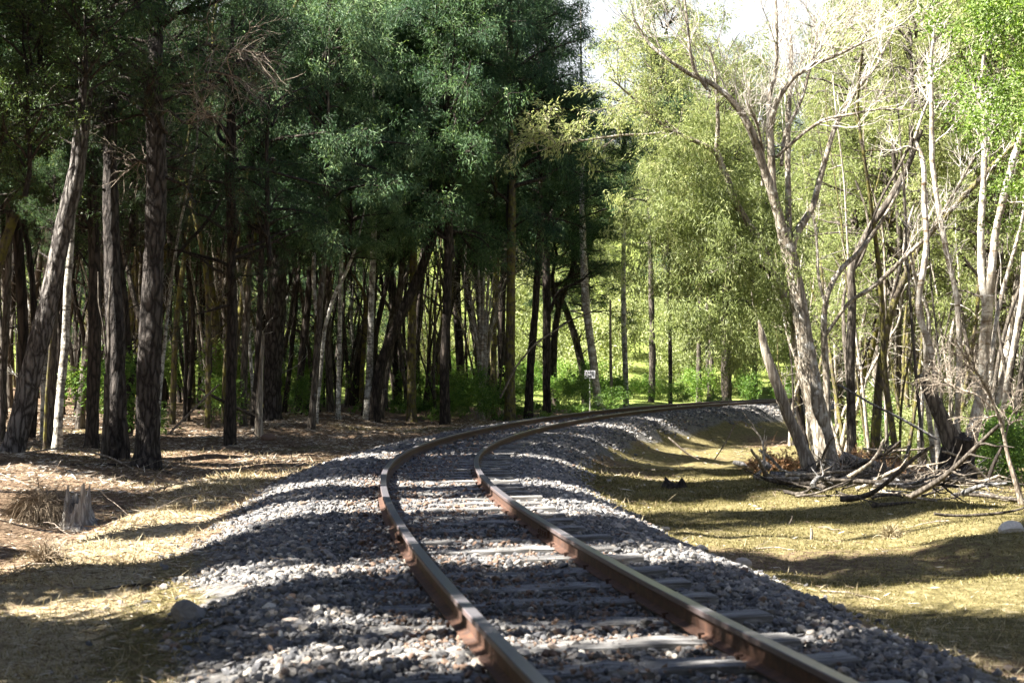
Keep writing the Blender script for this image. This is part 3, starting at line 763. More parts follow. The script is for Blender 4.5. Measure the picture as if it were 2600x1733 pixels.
hero('tea_tree', 'slender pinkish grey trunk with a pale fork, at the corner of the clearing', 'tree',
     [(788, 1087), (798, 997), (806, 873), (815, 749), (821, 686), (826, 600)], [19, 17, 16, 15, 14, 12], 'grey_bark', d=40, top=11, crowns=[('mass', 1, 4.8, .9, 0)],
     extra=[dict(p=[(806, 800), (799, 760), (796, 699), (797, 640)], w=[11, 12, 11, 9], m='pale_bark', name='stem')])
hero('tea_tree', 'pale thin trunk curving to the right behind the pinkish forked one', 'tree',
     [(800, 1070), (815, 935), (823, 832), (848, 749), (877, 695), (898, 645)], [11, 10, 10, 10, 9, 7], 'pale_bark', d=42, top=6.3, crowns=[('cloud', 0, 4.6, (.6, .6, .4), 1)])
hero('tea_tree', 'straight whitish trunk, thin, right of the pale curving one', 'tree',
     [(858, 1055), (862, 873), (864, 749), (867, 645), (868, 560)], [13, 11, 11, 10, 9], 'pale_bark', d=45, top=11, crowns=[('cloud', 2, 5.6, .8, 0)])
hero('tea_tree', 'straight mid grey lichened trunk left of the black slanting trunk', 'tree',
     [(932, 1062), (939, 914), (943, 749), (949, 624), (951, 560)], [20, 17, 16, 15, 13], 'pale_bark', d=46, top=12, crowns=[('mass', 2, 5.4, 1.0, 0)])
hero('blackwood_tree', 'black trunk slanting strongly to the right above green undergrowth', 'tree',
     [(947, 1060), (958, 970), (974, 902), (1020, 799), (1065, 695), (1090, 633)], [30, 27, 27, 24, 23, 20], 'dark_bark', d=46, top=11, crowns=[('cloud', 0, 5.5, 1.0, 0)])
hero('tea_tree', 'mottled trunk leaning right just behind the black slanting trunk', 'tree',
     [(966, 1066), (986, 923), (1007, 799), (1020, 674), (1026, 600)], [15, 14, 14, 13, 11], 'grey_bark', d=47.5, top=11, crowns=[('mass', 1, 6.2, .9, 0)])
hero('tea_tree', 'mossy brown trunk standing right of the black slanting trunk', 'tree',
     [(1045, 1066), (1045, 882), (1049, 716), (1051, 620)], [24, 22, 20, 18], 'mossy_bark', d=47, top=12, crowns=[('mass', 0, 6.3, .9, 0)])
hero('blackwood_tree', 'straight dark trunk with a sunlit middle, alone at the end of the clearing', 'tree',
     [(1130, 1072), (1128, 923), (1134, 799), (1138, 674), (1140, 560)], [27, 24, 22, 22, 19], 'dark_bark', d=45, top=13, crowns=[('cloud', 1, 5.3, 1.1, 0), ('mass', 1, 8.5, .9, 2)])
st = [dict(p=[(1219, 985), (1213, 880), (1200, 800), (1194, 740)], w=[8, 7, 6, 4], name='stem', twigs=(10, 1.3, 4, 3)), dict(p=[(1222, 985), (1219, 860), (1217, 716), (1214, 660)], w=[9, 8, 6, 4], name='stem', twigs=(10, 1.3, 4, 3)),
      dict(p=[(1226, 985), (1232, 850), (1240, 716), (1246, 650)], w=[9, 8, 6, 4], name='stem', twigs=(10, 1.3, 4, 3)), dict(p=[(1229, 985), (1246, 850), (1264, 760), (1285, 705)], w=[8, 6, 5, 3], name='stem', twigs=(10, 1.3, 4, 3)),
      dict(p=[(1227, 980), (1238, 830), (1252, 700)], w=[8, 6, 3], name='stem')]
hero('tea_tree', 'sunlit clump of pale peeling stems fanning upward, in the middle', 'tree', [(1222, 1060), (1222, 1010), (1224, 880), (1229, 695)], [18, 14, 10, 6], 'white_bark', d=49, extra=st, limb_mat='white_bark')
hero('tea_tree', 'thin mossy trunk just right of the sunlit pale stem clump', 'tree', [(1256, 1052), (1254, 882), (1256, 799), (1258, 690)], [16, 14, 14, 12], 'mossy_bark', d=50, top=12, crowns=[('cloud', 0, 6.2, .9, 0)])
hero('blackwood_tree', 'brown trunk standing next to the outer rail, first of the row at the bend', 'tree',
     [(1295, 1058), (1295, 923), (1297, 799), (1297, 674), (1300, 560)], [29, 25, 24, 23, 20], 'mossy_bark', d=48, top=14, crowns=[('mass', 2, 5.6, 1.15, 0), ('cloud', 2, 9.5, 1.0, 1)])
hero('blackwood_tree', 'slightly curved brown trunk, second of the row at the bend', 'tree',
     [(1341, 1049), (1347, 923), (1357, 819), (1366, 674), (1370, 580)], [22, 20, 19, 17, 15], 'dark_bark', d=51, top=13, crowns=[('cloud', 1, 6.2, 1.1, 0)])
hero('blackwood_tree', 'dark trunk with a crooked side branch, third of the row at the bend', 'tree',
     [(1389, 1043), (1387, 923), (1389, 799), (1387, 674), (1384, 560)], [20, 20, 22, 20, 17], 'dark_bark', d=53, top=14, crowns=[('mass', 0, 6.0, (1.15, 1.15, .75), 0)],
     extra=[dict(p=[(1392, 800), (1415, 745), (1434, 732), (1476, 716), (1500, 690)], w=[9, 8, 7, 6, 3], y=-.6, twigs=(12, 1.6, 4, 3)), dict(p=[(1392, 860), (1430, 820), (1480, 800), (1530, 780)], w=[5, 4, 3, 2], y=.4), dict(p=[(1385, 700), (1340, 660), (1300, 655)], w=[7, 5, 3], twigs=(8, 1.4, 4, 3))])
hero('gum_tree', 'smooth leaning trunk lit white, right behind the small white sign', 'tree',
     [(1524, 1035), (1513, 985), (1505, 902), (1490, 799), (1484, 716), (1480, 612), (1478, 540)], [24, 21, 21, 20, 20, 17, 15], 'white_bark', d=59, top=16, crowns=[('cloud', 2, 7.4, (1.1, 1.1, .6), 0)])
hero('gum_tree', 'black and white mottled trunk right of the leaning white one', 'tree',
     [(1590, 1030), (1588, 931), (1583, 799), (1583, 716), (1584, 600)], [16, 14, 13, 12, 10], 'pale_bark', d=62, top=15, crowns=[('teal', 1, 7.5, (1.0, 1.0, .6), 0)])
hero('dead_tree', 'reddish dead thin trunk between the leaning white and the mottled trunks', 'dead tree', [(1553, 1035), (1552, 985), (1550, 870), (1550, 760)], [9, 8, 7, 4], 'stick', d=61)
hero('blackwood_tree', 'thin dark trunk beyond the far rails, leftmost of three', 'tree', [(1702, 1024), (1702, 900), (1700, 800), (1698, 690)], [11, 10, 9, 8], 'dark_bark', d=69, top=13, crowns=[('dark', 0, 7, 1.0, 0)])
hero('blackwood_tree', 'slim grey trunk beyond the far rails, middle one of three', 'tree', [(1774, 1020), (1774, 918), (1776, 815), (1778, 700)], [14, 13, 12, 10], 'grey_bark', d=73, top=13, crowns=[('willow', 0, 6.0, .9, 0)])
hero('blackwood_tree', 'broad dark trunk beyond the far rails, thickest of three', 'tree', [(1845, 1017), (1843, 918), (1843, 829), (1845, 761), (1846, 650)], [27, 24, 23, 22, 18], 'dark_bark', d=74, top=14, crowns=[('willow', 1, 5.2, 1.1, 0)])

# leafy blackwood whose crown hangs in from the left border, partly sunlit
def leafy(name, label, x, y, hgt, r, crowns, bark='dark_bark', group=None, cat='tree'):
    z = gz(x, y)
    root = thing(name, (x, y, z), label, cat, group)
    P = np.array([(0, 0, -.15), (.05, 0, hgt * .3), (-.06, .05, hgt * .65), (0, 0, hgt)])
    mb = MB(); limb(mb, P, [r * 1.25, r, r * .8, r * .35], 10, flare=.3); mb.build('trunk', M[bark], root, True)
    for kind, i, cx, cy, cz, sc, rz_ in crowns: add_crown(root, kind, i, (cx, cy, cz), sc, rz_, kind != 'bright')
    return root
leafy('blackwood_tree', 'leafy blackwood with glossy leaves hanging into the upper left corner, partly sunlit', -9.3, 24.6, 8.5, .16,
      [('gloss', 0, 1.5, -.2, 4.4, .52, 0), ('gloss', 1, 2.5, -.5, 5.4, .5, 2), ('gloss', 1, .8, .3, 3.6, .5, 1), ('gloss', 0, 1.6, .2, 6.2, .6, 3)])
leafy('blackwood_tree', 'leafy blackwood behind the leaning pine with small shining leaves', -8.4, 30.5, 9, .13, [('gloss', 1, 0, 0, 3.2, .8, 0.4), ('dark', 1, .2, 0, 4.4, .8, 2)])
leafy('pine_tree', 'bushy young pine filling the gap right of the thickest dark pine', -6.2, 33.5, 9.5, .11, [('pine', 0, 0, 0, 3.0, .85, 1), ('dark', 2, .8, 0, 4.2, .75, 1)])

# ------------------------------------------------------------------ canopy trees of the left forest: prototypes and copies
def slim_mesh(seed, H, r, n=9):
    global R
    keep = R; R = np.random.default_rng(seed)
    mb = MB()
    P = np.c_[np.cumsum(R.normal(0, .13, (n, 2)), 0) * np.linspace(0, 1, n)[:, None] * 2.4, np.linspace(-.2, H, n)]
    P[0, :2] = 0
    Q = limb(mb, P, r * np.linspace(1.1, .35, n), 8, n=22, lump=.06, flare=.25, knob=.07)
    a, d, pi, u = side_shoots(Q[None], 9, .15, .8, 1.0, .3)
    q = grow(a, d + np.array([0, 0, .3]), R.uniform(.4, 1.5, 9), 6, .2, (0, 0, .1))
    tubes(mb, q, r * .22 * np.linspace(1, .3, 6)[None] * np.ones((9, 1)), 4)
    a, d, pi, u = side_shoots(q, 4, .3, 1, .8)
    q = grow(a, d, .5 * R.uniform(.4, 1.2, len(a)), 4, .2, (0, 0, 0)); tubes(mb, q, .006 * np.ones((len(q), 4)), 3)
    R = keep
    return mb
SLIM = {}
for b in ('dark_bark', 'grey_bark', 'pale_bark', 'mossy_bark', 'white_bark', 'willow_bark'):
    SLIM[b] = [slim_mesh(300 + i, 8.0, .085).mesh('trunk', M[b], True) for i in range(4)]
def slim(name, label, group, x, y, bark, k, H, rs=1.0, crowns=(), lean=(0, 0)):
    root = thing(name, (x, y, gz(x, y)), label, 'tree', group)
    root.rotation_euler = (lean[0], lean[1], rz())
    t = put('trunk', SLIM[bark][k % 4], root); t.scale = (rs, rs, H / 8.0)
    for kind, i, z, ztop, sc in crowns: add_crown(root, kind, i, (0, 0, z), (sc, sc, (ztop - z) / CH[kind]), rz())
    return root
def area(n, x0, x1, y0, y1, mind, ok=lambda x, y: True):
    out = []
    for _ in range(n * 60):
        x, y = R.uniform(x0, x1), R.uniform(y0, y1)
        if ok(x, y) and all((x - a) ** 2 + (y - b) ** 2 > mind ** 2 for a, b in out):
            out.append((x, y))
            if len(out) == n: break
    return out
def left_of_track(m):
    def f(x, y):
        s, t = st_of([x], [y]); return t[0] < -m
    return f
in_view = lambda x, y, pad=0: abs(x) < .336 * y + pad
# tall canopy trees standing back in the forest
pts = area(46, -24, 3, 30, 60, 2.2, lambda x, y: left_of_track(8.5)(x, y) and x < -3.6 - .02 * (y - 30) - .9 * max(0, y - 50) and in_view(x, y, 3))
for i, (x, y) in enumerate(pts):
    H = R.uniform(9.5, 12) + .12 * max(0, y - 35)
    kd = ['dark', 'teal', 'pine', 'dark', 'teal'][i % 5]
    slim('forest_tree', 'tall dark crowned tree standing back in the shaded left hand forest', 'dark crowned trees back in the left forest', x, y, ['dark_bark', 'grey_bark', 'dark_bark', 'mossy_bark'][i % 4], i, H, R.uniform(.9, 1.6),
         [(kd, i, H * .36 + .5, H * .8, R.uniform(.85, 1.1)), (['teal', 'dark'][i % 2], i + 1, H * .60, H + .5, R.uniform(.7, .9))], (R.normal(0, .03), R.normal(0, .03)))
# slender poles with thin tops, many in shade, some pale
pts = area(120, -20, 1, 31, 60, .7, lambda x, y: left_of_track(7.5)(x, y) and in_view(x, y, 0))
for i, (x, y) in enumerate(pts):
    b = ['dark_bark', 'grey_bark', 'dark_bark', 'mossy_bark', 'dark_bark', 'grey_bark', 'dark_bark', 'pale_bark', 'dark_bark'][i % 9]
    slim('tea_tree', 'slender bare stemmed pole tree among the crowd of thin trunks in the left forest', 'thin pole trees crowding the left forest', x, y, b, i, R.uniform(6, 9.5), R.uniform(.45, 1.0), [('dark', i, R.uniform(4.0, 5), R.uniform(8, 9), R.uniform(.35, .5))] if i % 2 else (), (R.normal(0, .06), R.normal(0, .06)))
# trees left of the frame that shade the foreground and the forest edge
# (x, y, height, crown base, crown half width): the gaps between them let the strips of sun through
for i, (x, y, H, z0, hw) in enumerate([(-7.5, 10.0, 16, 1.6, 1.65), (-8.2, 14.1, 20, 2.5, .95), (-9.5, 17.3, 21, 5.5, 1.6), (-9.6, 20.0, 21, 6.5, 1.7), (-12.8, 17.4, 21, 8, 1.7),
                                       (-6.6, 6.5, 15, 1.6, 1.5), (-6.4, 3.4, 15, 1.8, 1.6), (-6.3, .5, 15, 1.8, 1.6), (-6.5, -2.6, 15, 2, 1.7), (-7, -6, 15, 2, 1.8),
                                       (-10.4, 23.9, 18, 4.0, 1.6), (-10.0, 28.4, 17, 9, 1.8), (-10.4, 32.6, 16, 8.5, 1.8), (-13.2, 24.6, 7.4, 2, 1.5), (-13, 31, 12, 3.5, 1.6), (-15.5, 28, 13, 4, 1.7)]):
    slim('forest_tree', 'tall dark tree left of the view whose crown shades the track', 'trees left of the view shading the track', x, y, 'dark_bark', i, H, 1.4, [('dense', i, z0, H + .3, hw / 1.45)])
for i, (x, y, H) in enumerate([(4.5, -3, 13), (8, 2.5, 13), (9, -4, 14), (3, -9, 14), (-3, -8, 13), (-8, -10, 14), (12, 8.5, 13), (0, -15, 15), (13, -1, 14), (-1.5, -3.5, 15)]):  # unseen trees, added to block sky light over the foreground
    slim('forest_tree', 'unseen tall dark tree behind the viewer, added to block sky light from the track', 'trees behind the viewer', x, y, 'dark_bark', i, H, 1.5, [(['mass', 'cloud'][i % 2], i, H * .3, H + .3, 1.0)])

# shrubs, ferns and green undergrowth at the feet of the forest
def shrub(name, label, group, x, y, kind, i, sc, cat='shrub'):
    root = thing(name, (x, y, gz(x, y) - .03), label, cat, group)
    add_crown(root, kind, i, (0, 0, 0), (sc * R.uniform(.7, 1.5), sc * R.uniform(.7, 1.5), sc * R.uniform(.7, 1.3)), rz(), False)
    return root
for i, (px, d, sc) in enumerate([(1150, 47.5, .75), (1190, 48.5, .9), (1215, 47.5, .8), (1245, 49, .7), (1172, 50, .8)]):
    p = PX(px, 1060, d); shrub('shrub', 'bright green sunlit shrub at the foot of the pale stem clump', 'sunlit shrubs below the pale stem clump', p[0], d, 'shrub', i, sc)
pts = area(80, -10, 18, 52, 84, 1.0, lambda x, y: left_of_track(2.6)(x, y) and (y > 60 or R.uniform() < .35) and x > -2 - .12 * (y - 50) and in_view(x, y, 0))
for i, (x, y) in enumerate(pts):
    shrub('shrub', 'leafy green shrub in the undergrowth beyond the bend of the track', 'green shrubs beyond the bend', x, y, 'shrub', i, R.uniform(.45, 1.0))
pts = area(34, -16, 0, 33, 62, 1.4, lambda x, y: left_of_track(8.2)(x, y) and in_view(x, y, 0))
for i, (x, y) in enumerate(pts):
    shrub('shrub', 'low green shrub in the shade between the forest trunks', 'low shrubs in the left forest shade', x, y, 'shrub', i, R.uniform(.5, 1.1))
# scrub on the sunlit hillside behind
pts = area(230, -34, 40, 73, 126, 1.9, lambda x, y: in_view(x, y, 3))
def hill_z(x, y):
    r = np.clip((y - 74 - .15 * abs(x)) / 60, 0, 1)
    return gz(x, y) + 17 * r ** 1.15 * (1 + .15 * float(vnoise(np.array([x]), np.array([y]), 20, 8)[0]))
for i, (x, y) in enumerate(pts):
    root = thing('bush', (x, y, hill_z(x, y) - .1), 'yellow green bush on the sunlit hillside behind the trees', 'bush', 'bushes on the sunlit hillside')
    add_crown(root, 'scrub', i, (0, 0, 0), R.uniform(.9, 1.6), rz(), False)
# trees closing the view in the far middle and along the skyline
pts = area(22, -30, 18, 76, 100, 3.2, lambda x, y: in_view(x, y, 2) and not (-.19 < x / y < .10) and left_of_track(4)(x, y))
for i, (x, y) in enumerate(pts):
    root = slim('forest_tree', 'far tree behind the bend in front of the hillside', 'far trees before the hillside', x, y, 'grey_bark', i, R.uniform(9, 14), 1.3, [(['teal', 'dark', 'willow'][i % 3], i, R.uniform(3.5, 5), R.uniform(10, 12), R.uniform(1.0, 1.3)), (['teal', 'dark', 'willow'][i % 3], i + 1, R.uniform(6.5, 9), R.uniform(13, 16), R.uniform(.9, 1.2))])
    root.location.z = hill_z(x, y)
pts = area(22, -26, -4, 61, 72, 1.6, lambda x, y: -.32 < x / y < -.075)
for i, (x, y) in enumerate(pts):
    slim('forest_tree', 'bushy dark tree closing the view at the back of the left forest', 'bushy trees at the back of the left forest', x, y, 'dark_bark', i, R.uniform(7, 9.5), .9, [(['dark', 'teal'][i % 2], i, R.uniform(.4, 1.6), R.uniform(7, 9.5), R.uniform(.7, .95))])
for i in range(16):
    x, y = (R.uniform(505, 640) - CX) / F * 50, R.uniform(44, 54); x *= y / 50
    slim('tea_tree', 'thin pale stem in the bright cluster behind the stout purplish pine', 'pale stems behind the stout purplish pine', x, y, 'white_bark', i, R.uniform(6, 9), R.uniform(.35, .6), (), (R.normal(0, .07), R.normal(0, .07)))
pts = area(34, -5.5, .2, 50, 66, .45, lambda x, y: -.075 < x / y < -.004 and left_of_track(3.5)(x, y))
for i, (x, y) in enumerate(pts):
    slim('tea_tree', 'thin crooked stem crowding the gaps behind the pale stem clump', 'thin crooked stems behind the pale stem clump', x, y, ['dark_bark', 'mossy_bark', 'grey_bark'][i % 3], i, R.uniform(6, 9), R.uniform(.3, .65), (), (R.normal(0, .09), R.normal(0, .12)))
# tall dark trees above the bend (centre of the picture, up to the top border)
for i, (px, d, H) in enumerate([(1010, 58, 18), (1100, 57, 19), (1180, 60, 20), (1270, 62, 20), (1285, 62, 17), (900, 56, 17), (1410, 64, 12.5), (1490, 66, 11), (1050, 62, 21), (1230, 63, 21), (1240, 58, 18)]):
    x = (px - CX) / F * d
    slim('forest_tree', 'very tall dark tree whose crown reaches the top border above the bend', 'very tall dark trees above the bend', x, d, 'dark_bark', i, H, 2.0,
         [(['mass', 'cloud'][i % 2], i + k, H * f, H * (f + .42), sc) for k, (f, sc) in enumerate(((.34, 1.0), (.6, 1.0)))])

# ------------------------------------------------------------------ the willows on the right
DW = 27.0
TW = (11, 1.5, 6, 4)
hero('willow_tree', 'big sunlit grey willow with spreading limbs and bare upper twigs', 'tree',
     [(2106, 1202), (2098, 1150), (2088, 1096), (2075, 1040), (2062, 985), (2039, 829), (2021, 717), (2008, 650), (1991, 606)], [66, 56, 52, 48, 45, 40, 38, 40, 34], 'willow_bark', d=DW, sides=20, flare=.35, lump=.04, ztilt=0,
     extra=[dict(p=[(1994, 615), (1974, 544), (1958, 494), (1937, 440), (1904, 349), (1879, 303), (1838, 256), (1795, 225), (1743, 204), (1695, 182), (1643, 139), (1600, 78)], w=[30, 26, 24, 22, 20, 18, 16, 13, 11, 9, 7, 4], y=-.8, twigs=TW, s=12),
            dict(p=[(1797, 228), (1760, 182), (1747, 130), (1743, 65), (1734, 0), (1728, -80)], w=[10, 9, 8, 7, 6, 4], y=-.3, twigs=(12, 1.4, 6, 5), dd=-.6),
            dict(p=[(2010, 655), (2016, 606), (2028, 585), (2049, 556), (2074, 515), (2094, 440), (2115, 365), (2132, 316), (2157, 266), (2202, 200), (2244, 150), (2290, 60)], w=[24, 22, 22, 19, 17, 15, 14, 13, 11, 10, 8, 4], y=.7, twigs=TW, s=12),
            dict(p=[(1972, 540), (1964, 457), (1960, 357), (1956, 307), (1956, 233), (1978, 171), (1975, 60), (1972, -60)], w=[22, 20, 18, 17, 14, 11, 9, 6], y=.2, twigs=TW, s=12),
            dict(p=[(2004, 640), (2007, 544), (2010, 399), (2016, 274), (2028, 200), (2035, 90), (2030, -30)], w=[18, 16, 15, 14, 11, 9, 6], y=1.2, twigs=TW, s=10),
            dict(p=[(1958, 320), (1960, 290), (1972, 254), (2007, 204), (2057, 175), (2107, 158), (2164, 130), (2240, 95)], w=[14, 15, 14, 12, 11, 9, 7, 4], y=-.6, twigs=(14, 1.4, 6, 5)),
            dict(p=[(1972, 398), (2036, 341), (2082, 312), (2140, 307), (2210, 295), (2280, 305)], w=[8, 9, 8, 7, 5, 3], y=-.9, twigs=(10, 1.1, 5, 4)),
            dict(p=[(1936, 470), (1934, 400), (1910, 330), (1880, 290)], w=[9, 8, 7, 4], y=-.9, twigs=(8, 1.0, 5, 4)),
            dict(p=[(1984, 420), (2000, 330), (2050, 240), (2090, 100), (2110, 0)], w=[10, 10, 9, 8, 6], y=1.0, twigs=(14, 1.5, 6, 5))], limb_mat='twig_white')
hero('willow_tree', 'willow stem behind the big willow, forking far out to the left', 'tree',
     [(2085, 1190), (2060, 1050), (2034, 940), (2021, 851), (2006, 784), (1986, 748), (1963, 690), (1935, 620), (1904, 573), (1867, 515), (1850, 468), (1834, 416), (1817, 386)], [34, 28, 26, 26, 25, 24, 22, 21, 20, 19, 18, 17, 15], 'willow_bark', d=DW + 1.0, sides=12,
     extra=[dict(p=[(1818, 390), (1821, 325), (1817, 260), (1812, 200), (1795, 130)], w=[12, 11, 10, 8, 5], y=-.4, twigs=(10, 1.3, 5, 4), leaves=('willow_leaf', 15)),
            dict(p=[(1818, 388), (1782, 369), (1730, 351), (1687, 334), (1643, 299), (1600, 260), (1540, 215)], w=[13, 12, 11, 10, 8, 6, 3], y=-.6, twigs=(12, 1.2, 5, 4), leaves=('willow_leaf', 15)),
            dict(p=[(1687, 336), (1640, 345), (1580, 350), (1500, 365), (1420, 380), (1350, 405)], w=[8, 7, 6, 5, 4, 2], y=-.8, twigs=(10, .9, 4, 3), leaves=('willow_leaf', 15)),
            dict(p=[(1987, 740), (1945, 689), (1900, 668), (1850, 651)], w=[10, 9, 7, 4], y=-.6, m='dark_bark', twigs=(8, .8, 4, 3))],
     hang=[(1720, 640, .42, -.5), (1800, 690, .42, .2), (1880, 660, .38, -.6), (1770, 520, .40, .4), (1860, 560, .40, .9), (1690, 545, .34, .8), (1930, 740, .36, .6), (1830, 420, .36, .9), (1740, 400, .3, .6), (1960, 600, .36, 1.2)])
hero('dead_tree', 'broken pale snag with a pointed top leaning left against the big willow', 'dead tree',
     [(2064, 1204), (2046, 1160), (2030, 1119), (1990, 1029), (1963, 954), (1941, 887), (1932, 837), (1926, 812)], [40, 34, 31, 28, 27, 24, 14, 3], 'snag', d=DW - .5, sides=14, flare=.3, lump=.06)
hero('dead_tree', 'short dark leaning stake between the pale snag and the big willow', 'dead tree', [(2056, 1200), (2045, 1120), (2030, 1060), (2022, 1030)], [16, 16, 14, 8], 'dark_bark', d=DW + .4)
hero('willow_tree', 'slim pale willow stem forking low, touching the right side of the big willow', 'tree',
     [(2098, 1060), (2099, 1000), (2097, 918), (2091, 837), (2094, 763), (2115, 713), (2136, 680), (2181, 643), (2215, 597), (2250, 545), (2300, 450)], [20, 18, 18, 17, 15, 14, 13, 12, 11, 9, 5], 'willow_bark', d=DW + .6, sides=10,
     extra=[dict(p=[(2097, 850), (2115, 822), (2151, 766), (2204, 735), (2254, 690), (2283, 656), (2341, 602), (2382, 531), (2432, 440), (2490, 324)], w=[10, 10, 10, 11, 12, 11, 9, 8, 6, 3], y=-.8, twigs=(14, 1.2, 5, 4)),
            dict(p=[(2094, 770), (2080, 700), (2084, 600), (2076, 500)], w=[8, 8, 7, 4], y=.5, twigs=(6, .8, 4, 3))], limb_mat='twig_white')
hero('willow_tree', 'straight shaded willow trunk just behind the big willow, curving right higher up', 'tree',
     [(2162, 1100), (2158, 918), (2164, 739), (2157, 689), (2194, 606), (2223, 556), (2262, 506), (2308, 419), (2340, 330)], [24, 22, 22, 21, 20, 18, 17, 14, 9], 'grey_bark', d=30.5, sides=12, crowns=[('willow', 1, 6.4, .55, 0)])
hero('willow_tree', 'dark sided willow leaning right, ending in a black mossy limb', 'tree',
     [(2215, 1130), (2231, 985), (2249, 860), (2262, 784), (2289, 717), (2320, 647), (2341, 618), (2380, 570), (2424, 523), (2482, 461), (2532, 411), (2590, 350)], [26, 22, 19, 17, 17, 16, 16, 15, 15, 14, 12, 8], 'mossy_bark', d=29.5, sides=12,
     extra=[dict(p=[(2262, 790), (2272, 730), (2296, 640), (2316, 560)], w=[9, 8, 7, 4], m='dark_bark')])
hero('willow_tree', 'thin white spotted stem with a crooked knee, left of the cut stump tree', 'tree',
     [(2385, 1110), (2376, 1000), (2374, 960), (2365, 884), (2345, 834), (2328, 800), (2333, 760), (2345, 668), (2353, 606), (2346, 502), (2345, 419), (2337, 382), (2320, 349)], [16, 15, 15, 15, 15, 15, 15, 15, 14, 13, 13, 12, 10], 'white_bark', d=25.5, sides=12,
     extra=[dict(p=[(2322, 352), (2340, 290), (2362, 240), (2370, 170)], w=[8, 7, 5, 3], twigs=(8, 1.0, 5, 4)), dict(p=[(2338, 385), (2300, 372), (2270, 385)], w=[6, 5, 3], twigs=(6, .6, 4, 3)), dict(p=[(2318, 350), (2285, 420), (2240, 500), (2205, 590)], w=[8, 8, 7, 5], m='grey_bark')], limb_mat='twig_white')
hero('willow_tree', 'old willow with a sawn off stub and tall pale stems on a broad foot coloured dark for its shade', 'tree',
     [(2428, 1246), (2430, 1215), (2431, 1180), (2434, 1140), (2440, 1105)], [96, 90, 86, 84, 60], 'dark_bark', d=23.0, sides=22, flare=.15, lump=.06,  # dark bark on the foot stands in for the shade on it
     extra=[dict(p=[(2425, 1150), (2407, 1094), (2388, 1056), (2372, 1018), (2356, 980), (2345, 948)], w=[54, 44, 38, 33, 28, 25], name='stub', m='grey_bark', s=16),
            dict(p=[(2446, 1160), (2464, 1118), (2475, 1082), (2483, 1049), (2499, 980), (2504, 865), (2507, 750)], w=[46, 36, 32, 31, 29, 27, 26], name='stem', m='white_bark', s=16),
            dict(p=[(2504, 780), (2496, 700), (2496, 565), (2505, 440), (2509, 316), (2505, 240), (2515, 100)], w=[22, 18, 17, 15, 13, 11, 7], name='stem', m='white_bark', y=.3, twigs=(10, 1.0, 5, 4)),
            dict(p=[(2507, 770), (2511, 730), (2523, 585), (2544, 482), (2565, 399), (2594, 316), (2625, 220)], w=[22, 20, 19, 18, 17, 16, 13], name='stem', m='white_bark', y=-.3, s=14),
            dict(p=[(2432, 1125), (2434, 1060), (2437, 999), (2441, 865), (2437, 750), (2416, 647), (2399, 536), (2384, 399), (2382, 274), (2386, 150), (2395, 40)], w=[20, 14, 14, 14, 14, 14, 13, 13, 12, 10, 6], name='stem', m='white_bark', y=.5, twigs=(8, 1.1, 5, 4)),
            dict(p=[(2450, 1120), (2468, 1075), (2478, 1020), (2484, 985)], w=[6, 6, 5, 3], name='stem', m='dark_bark')], limb_mat='twig_white')
hero('willow_tree', 'white curving stem cut by the right border above the bright green undergrowth', 'tree',
     [(2537, 1180), (2542, 1100), (2548, 1018), (2560, 950), (2567, 922), (2583, 827), (2594, 750), (2600, 640)], [18, 15, 14, 14, 14, 14, 14, 12], 'white_bark', d=25.5, sides=10)
hero('dead_tree', 'bare yellow lichened pole leaning left with a spray of dead twigs, lower right corner', 'dead tree',
     [(2602, 1292), (2588, 1252), (2575, 1221), (2556, 1152), (2548, 1090), (2530, 1040)], [15, 13, 12, 10, 9, 6], 'stick', d=20.5, sides=8,
     extra=[dict(p=[(2548, 1085), (2506, 999), (2464, 941), (2430, 905), (2405, 870)], w=[8, 7, 5, 4, 2], y=-.4, twigs=(16, .55, 5, 4)), dict(p=[(2530, 1045), (2480, 1000), (2440, 985), (2400, 960)], w=[6, 5, 4, 2], y=.2, twigs=(14, .5, 5, 4)), dict(p=[(2552, 1110), (2570, 1060), (2590, 1020)], w=[5, 4, 2], twigs=(8, .5, 4, 3)), dict(p=[(2535, 1052), (2500, 1062), (2470, 1075)], w=[5, 4, 2], twigs=(8, .4, 4, 3))])

# the mass of willows behind: prototypes and copies
pts = area(30, 6, 34, 30.5, 66, 2.0, lambda x, y: (x > 7.2 + .10 * (y - 30)) and st_of([x], [y])[1][0] > 5.0 and in_view(x, y, 2))
for i, (x, y) in enumerate(pts):
    H = R.uniform(8.5, 11.5) + .21 * (y - 30)
    slim('willow_tree', 'yellow green willow in the sunlit thicket behind the big bare willow', 'willows of the thicket behind the big willow', x, y, ['grey_bark', 'willow_bark', 'mossy_bark'][i % 3], i, H, R.uniform(.7, 1.3),
         [('willow', i, H * .25 + .4, H * .8, R.uniform(.75, 1.0)), ('willow', i + 1, H * .55, H + .5, R.uniform(.8, 1.05))], (R.normal(0, .06), R.normal(0, .06)))
pts = area(120, 5.5, 20, 27.5, 52, .6, lambda x, y: (x > 7.0 + .06 * (y - 27)) and st_of([x], [y])[1][0] > 4.5 and in_view(x, y, 0))
for i, (x, y) in enumerate(pts):
    slim('willow_sapling', 'thin bare willow pole in the dense thicket on the right', 'thin willow poles of the right thicket', x, y, ['mossy_bark', 'grey_bark', 'willow_bark', 'white_bark', 'dark_bark'][i % 5], i, R.uniform(4.5, 8.5), R.uniform(.3, .75), (), (R.normal(0, .10), R.normal(.05, .10)))
